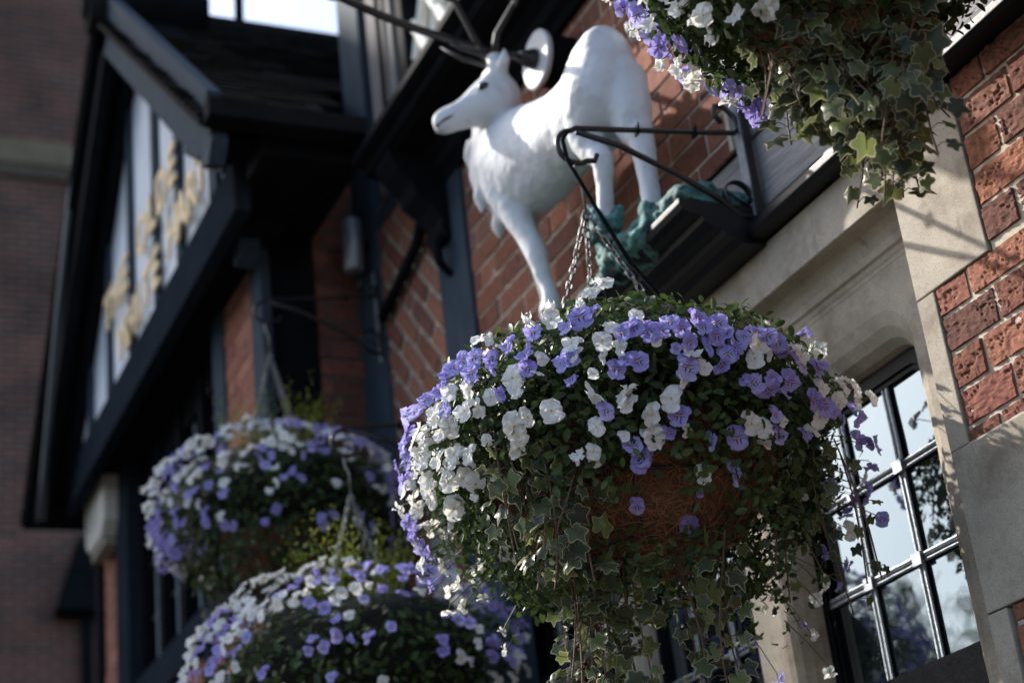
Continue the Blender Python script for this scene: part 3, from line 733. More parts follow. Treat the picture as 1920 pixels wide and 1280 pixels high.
body = [((2.912, .20, 3.77), (.02, .03)), ((2.920, .20, 3.775), (.048, .075)), ((2.948, .20, 3.79), (.072, .120)), ((3.01, .195, 3.785), (.088, .132)), ((3.08, .185, 3.765), (.098, .120)),
        ((3.18, .19, 3.772), (.090, .112)), ((3.29, .19, 3.79), (.094, .128)), ((3.40, .195, 3.81), (.108, .152)), ((3.50, .20, 3.835), (.106, .150)), ((3.58, .205, 3.855), (.092, .128)), ((3.645, .21, 3.88), (.06, .095)), ((3.67, .21, 3.885), (.025, .04))]
b.loft([(c, r, Yv, Zv) for c, r in smooth_secs(body)], 36)
# neck with mane
nk = [((3.54, .205, 3.86), (.088, .115), (0, 1, 0), (1, 0, .55)), ((3.555, .212, 3.94), (.074, .098), (0, 1, 0), (1, 0, .25)), ((3.53, .222, 4.01), (.060, .076), (0, 1, 0), (1, .2, .1)), ((3.495, .235, 4.075), (.050, .056), (.3, 1, 0), (1, -.3, .1)), ((3.475, .245, 4.11), (.03, .034), (.3, 1, 0), (1, -.3, .1))]
b.loft(nk, 28)
# head: poll towards nose, pointing to the street and slightly down
hd_a = Vector((3.450, .200, 4.052)); hd_b = Vector((3.535, .410, 3.962)); dv = (hd_b-hd_a).normalized(); side = dv.cross(Vector((0, 0, 1))).normalized(); upv = side.cross(dv)
hs = []
for t, ra, rb, dz in ((-.02, .012, .018, 0), (.03, .034, .042, .002), (.12, .046, .056, .002), (.28, .050, .062, -.006), (.42, .046, .056, -.010), (.56, .037, .046, -.011), (.70, .031, .039, -.011), (.84, .029, .036, -.011), (.94, .027, .033, -.012), (1.0, .020, .024, -.013), (1.03, .006, .008, -.013)):
    gk = 1+.16*math.exp(-((t-.35)/.3)**2); hs.append((hd_a+(hd_b-hd_a)*t+upv*(dz-.004*(gk-1)/.16), (ra*gk, rb*gk), side, upv))
b.loft(hs, 28)
def leg(pts, n=20):
    q = smooth_secs([(p, (r, r)) for p, r in pts], 3); b.tube([p for p, r in q], [r[0] for p, r in q], n)
# forelegs
leg([((3.50, .235, 3.83), .075), ((3.495, .240, 3.76), .062), ((3.475, .238, 3.69), .045), ((3.44, .228, 3.60), .032), ((3.415, .22, 3.53), .029), ((3.405, .213, 3.46), .021), ((3.395, .205, 3.405), .021), ((3.40, .205, 3.375), .027), ((3.405, .207, 3.36), .029)])
leg([((3.56, .16, 3.86), .06), ((3.59, .15, 3.76), .042), ((3.585, .145, 3.67), .028), ((3.57, .138, 3.58), .022), ((3.555, .13, 3.49), .020), ((3.56, .13, 3.43), .026)])
# hind legs
leg([((2.995, .205, 3.77), .088), ((3.00, .235, 3.70), .078), ((3.03, .245, 3.64), .050), ((3.01, .245, 3.585), .032), ((2.985, .242, 3.555), .027), ((3.00, .238, 3.49), .021), ((3.015, .235, 3.42), .020), ((3.03, .233, 3.37), .025)])
leg([((2.975, .175, 3.77), .072), ((2.945, .18, 3.68), .060), ((2.925, .18, 3.61), .043), ((2.905, .18, 3.565), .032), ((2.90, .18, 3.48), .025), ((2.90, .182, 3.40), .023), ((2.91, .184, 3.375), .028)])
# tufts of chest hair and tail
for k in range(9):
    t = k/8; c = Vector((3.585+.02*math.sin(k*1.7)-.02*t, .23+.04*math.sin(k*2.3), 3.99-.24*t)); b.tube([c, c+Vector((.020, .012, -.045)), c+Vector((.018, .012, -.085))], [.030, .022, .004], 8)
b.tube([(2.90, .17, 3.86), (2.875, .15, 3.86), (2.855, .135, 3.83), (2.855, .13, 3.80)], [.028, .022, .018, .006], 10)
# ears
eb = hd_a+(hd_b-hd_a)*.10
b.tube([eb+side*.035+upv*.035, eb+side*.060+upv*.055-dv*.02, eb+side*.075+upv*.078-dv*.03], [.015, .015, .003], 8)
b.tube([eb-side*.035+upv*.035, eb-side*.060+upv*.055-dv*.02, eb-side*.075+upv*.078-dv*.03], [.015, .015, .003], 8)
# brow ridges, antler pedicles
for s_ in (-1, 1): b.tube([eb+side*.020*s_+upv*.03+dv*.01, eb+side*.024*s_+upv*.100-dv*.010], [.030, .022], 12)
body_o = remeshed('body', b, .005, WHITEP, deer, 9, .0030, 22)
# cut a mouth line and nostril as dark shallow strips
mth = MB()
for s_ in (-1, 1):
    pts = []
    for k in range(7):
        t = .66+.36*k/6; c = hd_a+(hd_b-hd_a)*t+upv*(-.018-.004*(k/6))+side*s_*(.028-.012*max(0, (k-4)/2)); pts.append(c)
    mth.tube(pts, .0035, 6)
    mth.tube([hd_b+side*s_*.013+upv*.006-dv*.012, hd_b+side*s_*.019+upv*.004-dv*.018], [.004, .005], 6)
mth.build('mouth', EYEM, deer)
for s_ in (-1, 1):
    c = hd_a+(hd_b-hd_a)*.37+side*s_*.050+upv*.012
    mb = MB(); mb.loft([(c+side*s_*q-dv*.0, (r, r*.75), dv, upv) for q, r in ((-.006, .015), (.001, .016), (.006, .012), (.009, .003))], 12); mb.build('eye', EYEM, deer, smooth=True)
# antlers sweeping up
def antler(s_):
    mb = MB(); p0 = eb+side*.024*s_+upv*.08
    o = [Vector((0, 0, 0)), Vector((-.02, .03*s_+.02, .08)), Vector((-.06, .09*s_+.03, .17)), Vector((-.08, .13*s_+.03, .28)), Vector((-.05, .14*s_+.02, .40))]
    pts = [p0+q for q in o]; mb.tube(pts, [.011, .009, .008, .007, .003], 10)
    mb.tube([pts[0]+Vector((0, 0, .02)), pts[0]+Vector((.03, .07, .05)), pts[0]+Vector((.06, .12, .10))], [.010, .008, .002], 8)
    mb.tube([pts[2], pts[2]+Vector((.06, .05, .07)), pts[2]+Vector((.09, .07, .15))], [.009, .007, .002], 8)
    mb.tube([pts[3], pts[3]+Vector((-.04, .05*s_, .06)), pts[3]+Vector((-.05, .09*s_, .13))], [.008, .006, .002], 8)
    mb.build('antler', ANTLER, deer, smooth=True)
antler(1); antler(-1)
# chain collar slung between chest and foreleg
rk = MB()
for (x, y, z, r) in ((2.865, .10, 3.44, .045), (2.93, .11, 3.43, .05), (3.0, .14, 3.415, .05), (3.1, .12, 3.41, .045), (3.25, .11, 3.405, .040), (3.4, .12, 3.40, .036), (3.55, .11, 3.40, .036), (3.7, .11, 3.40, .035), (3.8, .10, 3.40, .03), (2.90, .06, 3.45, .055)):
    x -= .015; z -= .078
    rk.loft([((x-.09, y, z-.01), (.085, r*.5), Yv, Zv), ((x-.05, y, z), (.10, r*.9), Yv, Zv), ((x, y, z), (.098, r), Yv, Zv), ((x+.06, y, z-.005), (.095, r*.8), Yv, Zv), ((x+.09, y, z-.01), (.08, r*.4), Yv, Zv)], 10)
for (x, y, z) in ((2.90, .19, 3.46), (2.96, .10, 3.49), (3.06, .205, 3.45), (3.10, .19, 3.47)): rk.tube([(x, y, z-.12), (x+.01, y, z-.06), (x, y+.005, z-.04)], [.03, .026, .008], 7)
remeshed('rock', rk, .006, VERD, deer, 1, .012, 30)
lf = MB(); rs = random.Random(4)
for k in range(14):
    a = rs.uniform(0, 2*PI); c = Vector((3.03, .235, 3.395)); d = Vector((math.cos(a)*.045, math.sin(a)*.03, rs.uniform(-.02, .045)))
    lf.tube([c+d*.3, c+d, c+d*1.25+Vector((0, 0, .02))], [.02, .022, .003], 6)
remeshed('carved_leaves', lf, .006, VERD, deer, 1, .005, 40)

# ------------------------------------------------------------------ brackets and chains
def bracket(X, zt, reach, label, plate=(.10, -.245), seed=0):
    """zt: height of the top arm at the wall; the arm falls a little to a curled tip that carries the hook"""
    e = empty('basket_bracket', (X, 0, zt), label, 'bracket', 'scrolled iron brackets carrying the hanging baskets')
    ti = zt-.065
    MB().box(X-.018, X+.018, .006, .020, zt+plate[1], zt+plate[0]).build('wall_plate', PLATEM, e, bevel=.0015)
    MB().box(X-.024, X-.019, .006, .026, zt+plate[1], zt+plate[0]).build('plate_shadow_strip', IRON, e, bevel=.0015)  # dark strip standing in for the shadow beside the plate
    sc_ = MB()
    for z in (zt+plate[0]-.02, zt+plate[1]+.03): sc_.tube([(X, .014, z), (X, .020, z), (X, .022, z)], [.007, .006, .002], 10)
    sc_.build('screw', IRON, e, smooth=True)
    a = MB()
    # top arm ending in an upward scroll at the wall
    arm = [(X, .055+.028*math.cos(th), zt+.060+.028*math.sin(th)) for th in np.linspace(R(-60), R(150), 8)][::-1]
    arm = [(X, .060, zt+.022), (X, .078, zt+.045), (X, .070, zt+.066), (X, .048, zt+.066), (X, .026, zt+.045), (X, .018, zt+.015), (X, .030, zt)]
    arm += [(X, .03+(reach-.05)*k/8, zt-.045*k/8) for k in range(1, 9)]
    cy, cz = reach-.012, ti-.027
    arm += [(X, cy+.040*math.cos(th), cz+.040*math.sin(th)*1.0) for th in np.linspace(R(85), R(-130), 12)]
    arm += [(X, cy-.045, cz-.028), (X, cy-.052, cz-.012)]
    a.tube(arm, 0, 8, flat=(.0062, .0062)); a.build('arm', IRON, e, smooth=True)
    s = MB()
    zb = zt-.185
    st = [(X, cy-.01, ti+.012), (X, reach*.72, zt-.075), (X, reach*.45, zt-.125), (X, reach*.22, zt-.175), (X, .05, zt-.215), (X, .020, zt-.215)]
    s.tube(st, 0, 8, flat=(.0068, .0068))
    ring = [(X, .052+.034*math.cos(th), zt-.165+.036*math.sin(th)) for th in np.linspace(R(-70), R(200), 14)]
    s.tube(ring, 0, 8, flat=(.010, .003)); s.tube([(X, .02, zt-.19), (X, .085, zt-.152)], .003, 6)
    s.build('stay', IRON, e, smooth=True)
    t = MB()
    for f_ in (.30, .62):
        t = MB(); t.tube([(X-.009, reach*f_, zt-.045*f_-.01), (X-.009, reach*f_, zt-.045*f_+.016)], .0016, 6); t.box(X-.010, X+.010, reach*f_-.002, reach*f_+.002, zt-.045*f_-.012, zt-.045*f_+.010)
        t.build('cable_tie', BLACKM, e)
    return Vector((X, cy-.006, cz-.040))
def link_template():
    n = 12; pts = []
    for k in range(n):
        th = 2*PI*k/n; pts.append((.0058*math.cos(th), (.0062 if math.sin(th) > 0 else -.0062)+.0058*math.sin(th), 0))
    m_ = MB().tube(pts, .0021, 6, closed=True); return m_
LT = link_template()
def chain(p, q, parent, name='chain', sag=0, wire=1.0):
    p = Vector(p); q = Vector(q); L_ = (q-p).length; n = int(L_/.0185); mb = MB(); d = (q-p).normalized(); a = d.orthogonal().normalized()
    for k in range(n):
        c = p.lerp(q, (k+.5)/n)-Vector((0, 0, sag*4*((k+.5)/n)*(1-(k+.5)/n)))
        rot = Matrix.Rotation(k*PI/2+k*.12, 3, d); x = rot @ a; z = x.cross(d)
        M = Matrix((x, d, z)).transposed()
        mb.add([c+(M @ Vector(v))*wire for v in LT.v], LT.f)
    return mb.build(name, CHAINM, parent, smooth=True, fix=False)

# ------------------------------------------------------------------ flowers and leaves
def petal(ang, length, width, z0, kind, ruff, rnd, lift=.0):
    nu, nv = 6, 8; V = []; A = []; F = []
    d = Vector((math.cos(ang), math.sin(ang), 0)); s = Vector((-d.y, d.x, 0))
    for i in range(nu+1):
        u = i/nu
        hw = width*(.16+.84*math.sin(min(1, u/.6)*PI/2)**1.1) if u < .6 else width*math.sqrt(max(0, 1-((u-.6)/.42)**2))
        for j in range(nv+1):
            v = -1+2*j/nv; uu = u-.05*abs(v)**2*u
            if kind == 1 and u > .85: uu -= .05*(1-abs(v))
            P = d*(length*uu)+s*(hw*v)
            z = z0+lift*u*u+ruff*u*math.sin(v*5.0+rnd*17)*.07+ruff*.05*u*math.sin(u*9+v*3+rnd*31)-.10*u*u*abs(v)
            P.z = z; V.append(P); r = math.hypot(P.x, P.y); A.append((min(1, r), kind, .5+.5*v*hw/max(.2, width)*.9, 0))
    for i in range(nu):
        for j in range(nv):
            q = i*(nv+1)+j; F.append((q, q+1, q+nv+2, q+nv+1))
    return V, F, A
def pansy_template(seed):
    rs = random.Random(seed); V = []; F = []; A = []
    ru = rs.uniform(.8, 2.0); open_ = rs.uniform(-.12, .30)
    for ang, l_, w_, z0, kind, lf_ in ((R(64), .88, .50, -.06, 0, -.15-open_), (R(116), .88, .50, -.09, 0, -.15-open_), (R(8), .74, .46, .0, .5, .10+open_), (R(172), .74, .46, .01, .5, .10+open_), (R(270), .82, .64, .03, 1, .05+open_*.5)):
        v, f, a = petal(ang+rs.uniform(-.12, .12), l_*rs.uniform(.92, 1.08), w_*rs.uniform(.92, 1.1), z0, kind, ru, rs.random(), lf_)
        b_ = len(V); V += v; F += [tuple(i+b_ for i in q) for q in f]; A += a
    # calyx and bent stalk, same mesh
    V = np.array([tuple(p) for p in V])*.5; F = np.array(F); A = np.array(A, float)
    return V, F, A
PT = [pansy_template(k) for k in range(10)]
def pansy_mesh(k, violet):
    V, F, A = PT[k]; A = A.copy(); A[:, 3] = (k*.37) % 1
    return arrays_mesh('pansy', V, F, PVIOLET if violet else PWHITE, {'Pet': A})
PMESH = {(k, c): pansy_mesh(k, c) for k in range(10) for c in (0, 1)}

LV = np.array([(0, 0, 0), (-.20, .25, .05), (.20, .25, .05), (0, .3, 0), (-.27, .58, .06), (.27, .58, .06), (0, .62, -.02), (-.16, .85, .02), (.16, .85, .02), (0, 1.0, -.10)], float)
LF = np.array([(0, 3, 1), (0, 2, 3), (1, 3, 4), (3, 6, 4), (3, 2, 5), (3, 5, 6), (4, 6, 7), (6, 5, 8), (6, 9, 7), (6, 8, 9)])
LA = np.zeros((10, 4)); LA[:, 3] = 1
def ivy_template():
    pol = [(90, 1.0), (104, .66), (118, .54), (136, .66), (150, .76), (164, .64), (182, .47), (203, .53), (220, .56), (240, .42), (262, .14)]
    out = [(a, r) for a, r in pol]+[(180-a, r) for a, r in pol[::-1][:-1]]
    ang = [R(a) for a, r in out]; n = len(out); V = [(0, 0, 0)]; A = [(0, 0, 0, 1)]
    for sc_, g in ((.45, 0), (.875, 0), (.905, 1), (1.0, 1)):
        for (a, r), th in zip(out, ang):
            x, y = r*sc_*math.cos(th), r*sc_*math.sin(th); V.append((x, y, -.22*(x*x+y*y)+.05*math.sin(x*7+y*3))); A.append((0, g, 0, 1))
    F = []
    for k in range(n):
        j = (k+1) % n; F.append((0, 1+k, 1+j))
        for q in range(3): a = 1+q*n; F += [(a+k, a+n+k, a+n+j), (a+k, a+n+j, a+j)]
    return np.array(V), np.array(F), np.array(A, float)
IV, IF, IA = ivy_template()

def unit(v): return v/np.linalg.norm(v, axis=-1, keepdims=True)
def hanging_basket(C, a, bb, hook, label, seed, blooms=None, n_leaf=4200, n_bloom=150, ivy=(), conifer=False, chains=4, face=None, bowl_r=.26, cut=None, bs=1.0, leafsize=(.016, .030), extra=0, sharp=True, low=1.25, zmin=-.55, smax=0):
    rg = np.random.default_rng(seed); rs = random.Random(seed)
    C = np.array(C, float); root = empty('hanging_basket', tuple(C), label, 'hanging basket', 'hanging baskets of white and violet pansies')
    fc = np.array(face); rgt = np.array((-fc[1], fc[0], 0))*1.0      # rgt: to the right as seen by someone in the street facing the basket
    ell = np.array((a, a, bb))
    # coir bowl in a wire frame
    mb = MB(); secs = []
    for k in range(13):
        t = k/12*PI/2; r = bowl_r*math.cos(t)**.75; z = C[2]-.04-bb*.92*math.sin(t)**1.3
        secs.append(((C[0], C[1], z), (max(r, .01), max(r, .01)), Xv, Yv))
    mb.loft(secs, 40); o = mb.build('coir_liner', COIR, root, smooth=True)
    for v in o.data.vertices:
        q = v.co*14; v.co += Vector((noise.noise(q), noise.noise(q+Vector((9, 0, 0))), noise.noise(q+Vector((0, 9, 0)))))*.008
    if sharp:
        fb_ = MB()
        for k in range(2600):
            th = rs.uniform(0, 2*PI); t = rs.uniform(.05, .95)*PI/2; r = bowl_r*math.cos(t)**.75+.004; z = C[2]-.04-bb*.92*math.sin(t)**1.3
            o_ = Vector((C[0]+r*math.cos(th), C[1]+r*math.sin(th), z)); nrm = Vector((math.cos(th)*math.cos(t), math.sin(th)*math.cos(t), -math.sin(t)*.8)).normalized(); t1 = nrm.orthogonal().normalized(); t2 = nrm.cross(t1)
            a0 = rs.uniform(0, 2*PI); sp_ = rs.uniform(.8, 2.6); rad_ = rs.uniform(.012, .045)
            fb_.tube([o_+(t1*math.cos(a0+sp_*q/5)+t2*math.sin(a0+sp_*q/5))*rad_-(t1*math.cos(a0)+t2*math.sin(a0))*rad_+nrm*(.001+.004*math.sin(q)) for q in range(6)], .00045, 3, cap=False)
        tag(fb_.build('coir_fibres', FIBRE, root, fix=False), kind='stuff')
    wr = MB()
    for k in range(12):
        th = 2*PI*k/12; pts = [(C[0]+(s_[1][0]+.004)*math.cos(th), C[1]+(s_[1][0]+.004)*math.sin(th), s_[0][2]) for s_ in secs]; wr.tube(pts, .0022, 6)
    for k in (0, 5, 9): s_ = secs[k]; wr.tube([(C[0]+(s_[1][0]+.004)*math.cos(th), C[1]+(s_[1][0]+.004)*math.sin(th), s_[0][2]) for th in np.linspace(0, 2*PI, 33)[:-1]], .003, 6, closed=True)
    wr.build('wire_frame', IRON, root, smooth=True)
    # hook and chains
    hk = Vector(hook); mb = MB(); mb.tube([hk+Vector((0, 0, .008)), hk+Vector((0, .012, 0)), hk+Vector((0, .010, -.03)), hk+Vector((0, 0, -.05)), hk+Vector((0, 0, -.12))], .0035, 8)
    mb.build('hook', CHAINM, root, smooth=True)
    for k in range(chains):
        th = (2*PI*(k+.35)/chains) if chains != 3 else (R(233), R(75), R(350))[k]; cr_ = bowl_r*.78 if chains != 3 else .145; q = (C[0]+cr_*math.cos(th), C[1]+cr_*math.sin(th), C[2]+bb*.45); chain(hk+Vector((0, 0, -.115)), q, root, sag=.006)
    # inner growth: dark core added to stop brightness showing through the leaves
    def ok(D):
        """directions on the dome that carry growth"""
        if cut is None: return np.ones(len(D), bool)
        P = D*ell; s = P@rgt; f = P@fc
        return ~((f > 0) & (s > cut[0]) & (s < cut[1]) & (P[:, 2] < cut[2]+.03*np.sin(s*40)) & (P[:, 2] > -.215))
    mb = MB(); mb.loft([((C[0], C[1], C[2]+bb*q), (a*r, a*r), Xv, Yv) for q, r in ((-.30, .50), (-.15, .70), (.1, .78), (.35, .72), (.55, .58), (.68, .38), (.74, .1))], 28)
    o = mb.build('dark_core', mat('dark_core', (.010, .014, .007), .95, noise_scale=30, var=.6, bump=1, bscale=60, bdist=.01), root, smooth=True)
    for v in o.data.vertices: q = v.co*18; v.co += Vector((noise.noise(q), noise.noise(q+Vector((9, 0, 0))), noise.noise(q+Vector((0, 9, 0)))))*.03
    D = unit(rg.normal(size=(int(n_leaf*1.35), 3))); D = D[D[:, 2] > -.93]; D = D[ok(D)][:n_leaf]
    rad = .955-.26*rg.random(len(D))**1.4
    lump = np.array([noise.noise(Vector(tuple(d*2.6+C*3))) for d in D]); rad *= 1+(.08 if blooms else .15)*lump
    P = D*ell*rad[:, None]; P[:, 2] *= np.where(P[:, 2] < 0, low, .80)
    P[:, 1] = np.maximum(P[:, 1], -C[1]+.03)
    N = D*1.0+rg.normal(size=D.shape)*.55+np.array((0, 0, .35)); U = rg.normal(size=D.shape)*.8+np.array((0, 0, -.25))+D*.4
    size = rg.uniform(*leafsize, len(D))
    V, F, A = scatter(LV, LF, LA, frames(P+C, N, U, size), rg.random(len(D)))
    me = arrays_mesh('foliage', V, F, LEAFM, {'Leaf': A}); fo = link('foliage', me, None, root); tag(fo, kind='stuff')
    # blooms
    B = []
    if blooms:
        v = np.array(blooms).reshape(-1, 5)
        for x, y, z, c, s in v: B.append((np.array((x, y, z))/1000.0, c, s/10))
    rest = []
    if n_bloom:
        pts = []
        tries = 0
        while len(pts) < n_bloom and tries < 20000:
            tries += 1; d = unit(rg.normal(size=3))
            if d[2] < zmin or (d[2] < -.1 and rs.random() < .55): continue
            if cut is not None and not ok(d[None])[0]: continue
            ln_ = noise.noise(Vector(tuple(d*2.6+C*3)))
            if not blooms and ln_ < -.28+.2*rs.random(): continue
            p = d*ell*(1.0+.05*rs.random()+(.16*ln_ if not blooms else 0))
            if p[1] < -C[1]+.04: continue
            if blooms and p@fc > -.03 : continue
            if smax and p@rgt > smax: continue
            if any(np.sum((p-q)**2) < .026**2 for q in pts): continue
            pts.append(p); vio = noise.noise(Vector(tuple(p*9+C)))+rs.uniform(-.28, .28)+.04 > 0
            rest.append((p, int(vio), rs.uniform(.85, 1.15)))
    allb = B+rest
    camd = np.array((CAM.x, CAM.y, CAM.z)); allb.sort(key=lambda t: np.linalg.norm(C+t[0]-camd))
    def bloom_frame(p, size):
        d = unit(p/ell); n_ = d*.9+fc*.25+np.array((0, 0, .05))+rg.normal(size=3)*.38; u_ = np.array((0, 0, 1.0))+rg.normal(size=3)*.28
        fr_ = frames((C+p+d*.012)[None], n_[None], u_[None], np.array([size]))[0]
        q_ = rs.random()
        if q_ < .16: fr_[:, 0] *= rs.uniform(.30, .6); fr_[:, 2] *= 1.6        # half shut or turned sideways
        elif q_ < .5: fr_[:, 0] *= rs.uniform(.8, 1.0)
        return fr_
    stem = MB(); groups = {}
    for i, (p, c, s) in enumerate(allb):
        k = rs.randrange(10); fr = bloom_frame(p, .0485*s*bs)
        if i < 100:
            M4 = Matrix(fr.tolist()+[[0, 0, 0, 1]]); o = bpy.data.objects.new('pansy', PMESH[(k, c)]); COL.objects.link(o)
            o.matrix_world = M4; o.parent = root; o.matrix_parent_inverse = wm(root).inverted()
        else: groups.setdefault((k, c), []).append(fr)
        if sharp or i % 3 == 0:
            q = fr[:, 3]; e_ = C+p*.78+np.array((0, 0, -.01)); n_ = fr[:, 2]/(np.linalg.norm(fr[:, 2])+1e-9)
            stem.tube([q-n_*.002, q-n_*.012+np.array((0, 0, .004)), (q+e_)/2+np.array((0, 0, .012)), e_], .0011, 4)
    if blooms:      # a tuft of leaves behind every blossom of the near basket
        PP = []
        for p, c, s in B:
            d = unit(p/ell)
            for k in range(22): PP.append(C+p*(.94-.26*rg.random())+rg.normal(size=3)*.019-d*.012)
        PP = np.array(PP); PP[:, 1] = np.maximum(PP[:, 1], .02); n_ = len(PP)
        v_, f_, a_ = scatter(LV, LF, LA, frames(PP, (PP-C)*2.2+rg.normal(size=(n_, 3))*.6, rg.normal(size=(n_, 3)), rg.uniform(.013, .026, n_)), rg.random(n_))
        tag(link('foliage', arrays_mesh('foliage', v_, f_, LEAFM, {'Leaf': a_}), None, root), kind='stuff')
    if stem.v: tag(stem.build('stems', STEMM, root, fix=False), kind='stuff')
    if groups:
        me = bpy.data.meshes.new('pansy'); VV = []; FF = []; AA = []; MI = []; off = 0
        for (k, c), L_ in groups.items():
            V, F, A = PT[k]; v_, f_, a_ = scatter(V, F, A, np.array(L_), rg.random(len(L_)), chan=3); VV.append(v_); FF.append(f_+off); AA.append(a_); MI.append(np.full(len(f_), c)); off += len(v_)
        me = arrays_mesh('pansy', np.concatenate(VV), np.concatenate(FF), PWHITE, {'Pet': np.concatenate(AA)}); me.materials.append(PVIOLET)
        me.polygons.foreach_set('material_index', np.concatenate(MI).astype(np.int32)); tag(link('pansy', me, None, root), kind='stuff')
    # small buds
    # ivy: list of strands (s, f, z0, length, n)
    if ivy:
        PP = []; NN = []; UU = []; SS = []; vine = MB()
        for (s0, f0, z0, ln, n_, spread, sz) in ivy:
            x = rgt*s0+fc*f0; pts = []; drift = rg.normal(size=3)*.03; drift[2] = 0
            m_ = max(3, int(n_/2))
            for k in range(m_+1):
                t = k/m_; w_ = np.array((math.sin(t*5+s0*40), math.cos(t*4+s0*31), 0))*.012
                pts.append(C+x+np.array((0, 0, z0-ln*t))+drift*t+w_)
            vine.tube([tuple(p) for p in pts], .0016, 5)
            for k in range(n_):
                t = (k+rg.random()*.6)/n_; i0 = min(m_-1, int(t*m_)); ft = t*m_-i0; base = pts[i0]*(1-ft)+pts[i0+1]*ft
                sd = 1 if k % 2 else -1; off = rgt*sd*spread*rg.uniform(.3, 1.1)+fc*rg.uniform(-.4, .9)*spread
                q = base+off; q[1] = max(q[1], .03); PP.append(q); NN.append(fc*1.0+rgt*sd*rg.uniform(-.1, .6)+rg.normal(size=3)*.62+np.array((0, 0, .15))); UU.append(np.array((0, 0, -1.0))+rgt*sd*.45+rg.normal(size=3)*.45); SS.append(rg.uniform(*sz)*(1-.25*t))
                vine.tube([tuple(base), tuple((base+q)/2+np.array((0, 0, .006))), tuple(q)], .0009, 4)
        PP, NN, UU, SS = map(np.array, (PP, NN, UU, SS))
        IVc = IV.copy(); IVc[:, 1] += .12
        v_, f_, a_ = scatter(IVc, IF, IA, frames(PP, NN, UU, SS), rg.random(len(PP))**1.5)
        tag(link('ivy', arrays_mesh('ivy', v_, f_, IVYM, {'Leaf': a_}), None, root), kind='stuff'); vine.build('vines', mat('vine', (.11, .06, .035), .8), root, fix=False)
    if conifer:
        PP = []; NN = []; UU = []; SS = []
        for j in range(70):
            th = rg.random()*2*PI; r = .13*math.sqrt(rg.random()); base = C+np.array((r*math.cos(th), r*math.sin(th), bb*.7)); d = unit(np.array((math.cos(th)*.35, math.sin(th)*.35, 1.0))+rg.normal(size=3)*.12); h = rg.uniform(.16, .27)
            for k in range(22):
                t = k/22; PP.append(base+d*h*t+rg.normal(size=3)*.006); NN.append(rg.normal(size=3)); UU.append(d+rg.normal(size=3)*.6); SS.append(.020*(1.1-t*.6))
        PP, NN, UU, SS = map(np.array, (PP, NN, UU, SS)); LV2 = LV.copy(); LV2[:, 0] *= .55
        v_, f_, a_ = scatter(LV2, LF, LA, frames(PP, NN, UU, SS), rg.random(len(PP)))
        tag(link('dwarf_conifer', arrays_mesh('dwarf_conifer', v_, f_, CONM, {'Leaf': a_}), None, root), kind='stuff')
    return root

FACE = (-.866, .5, 0)
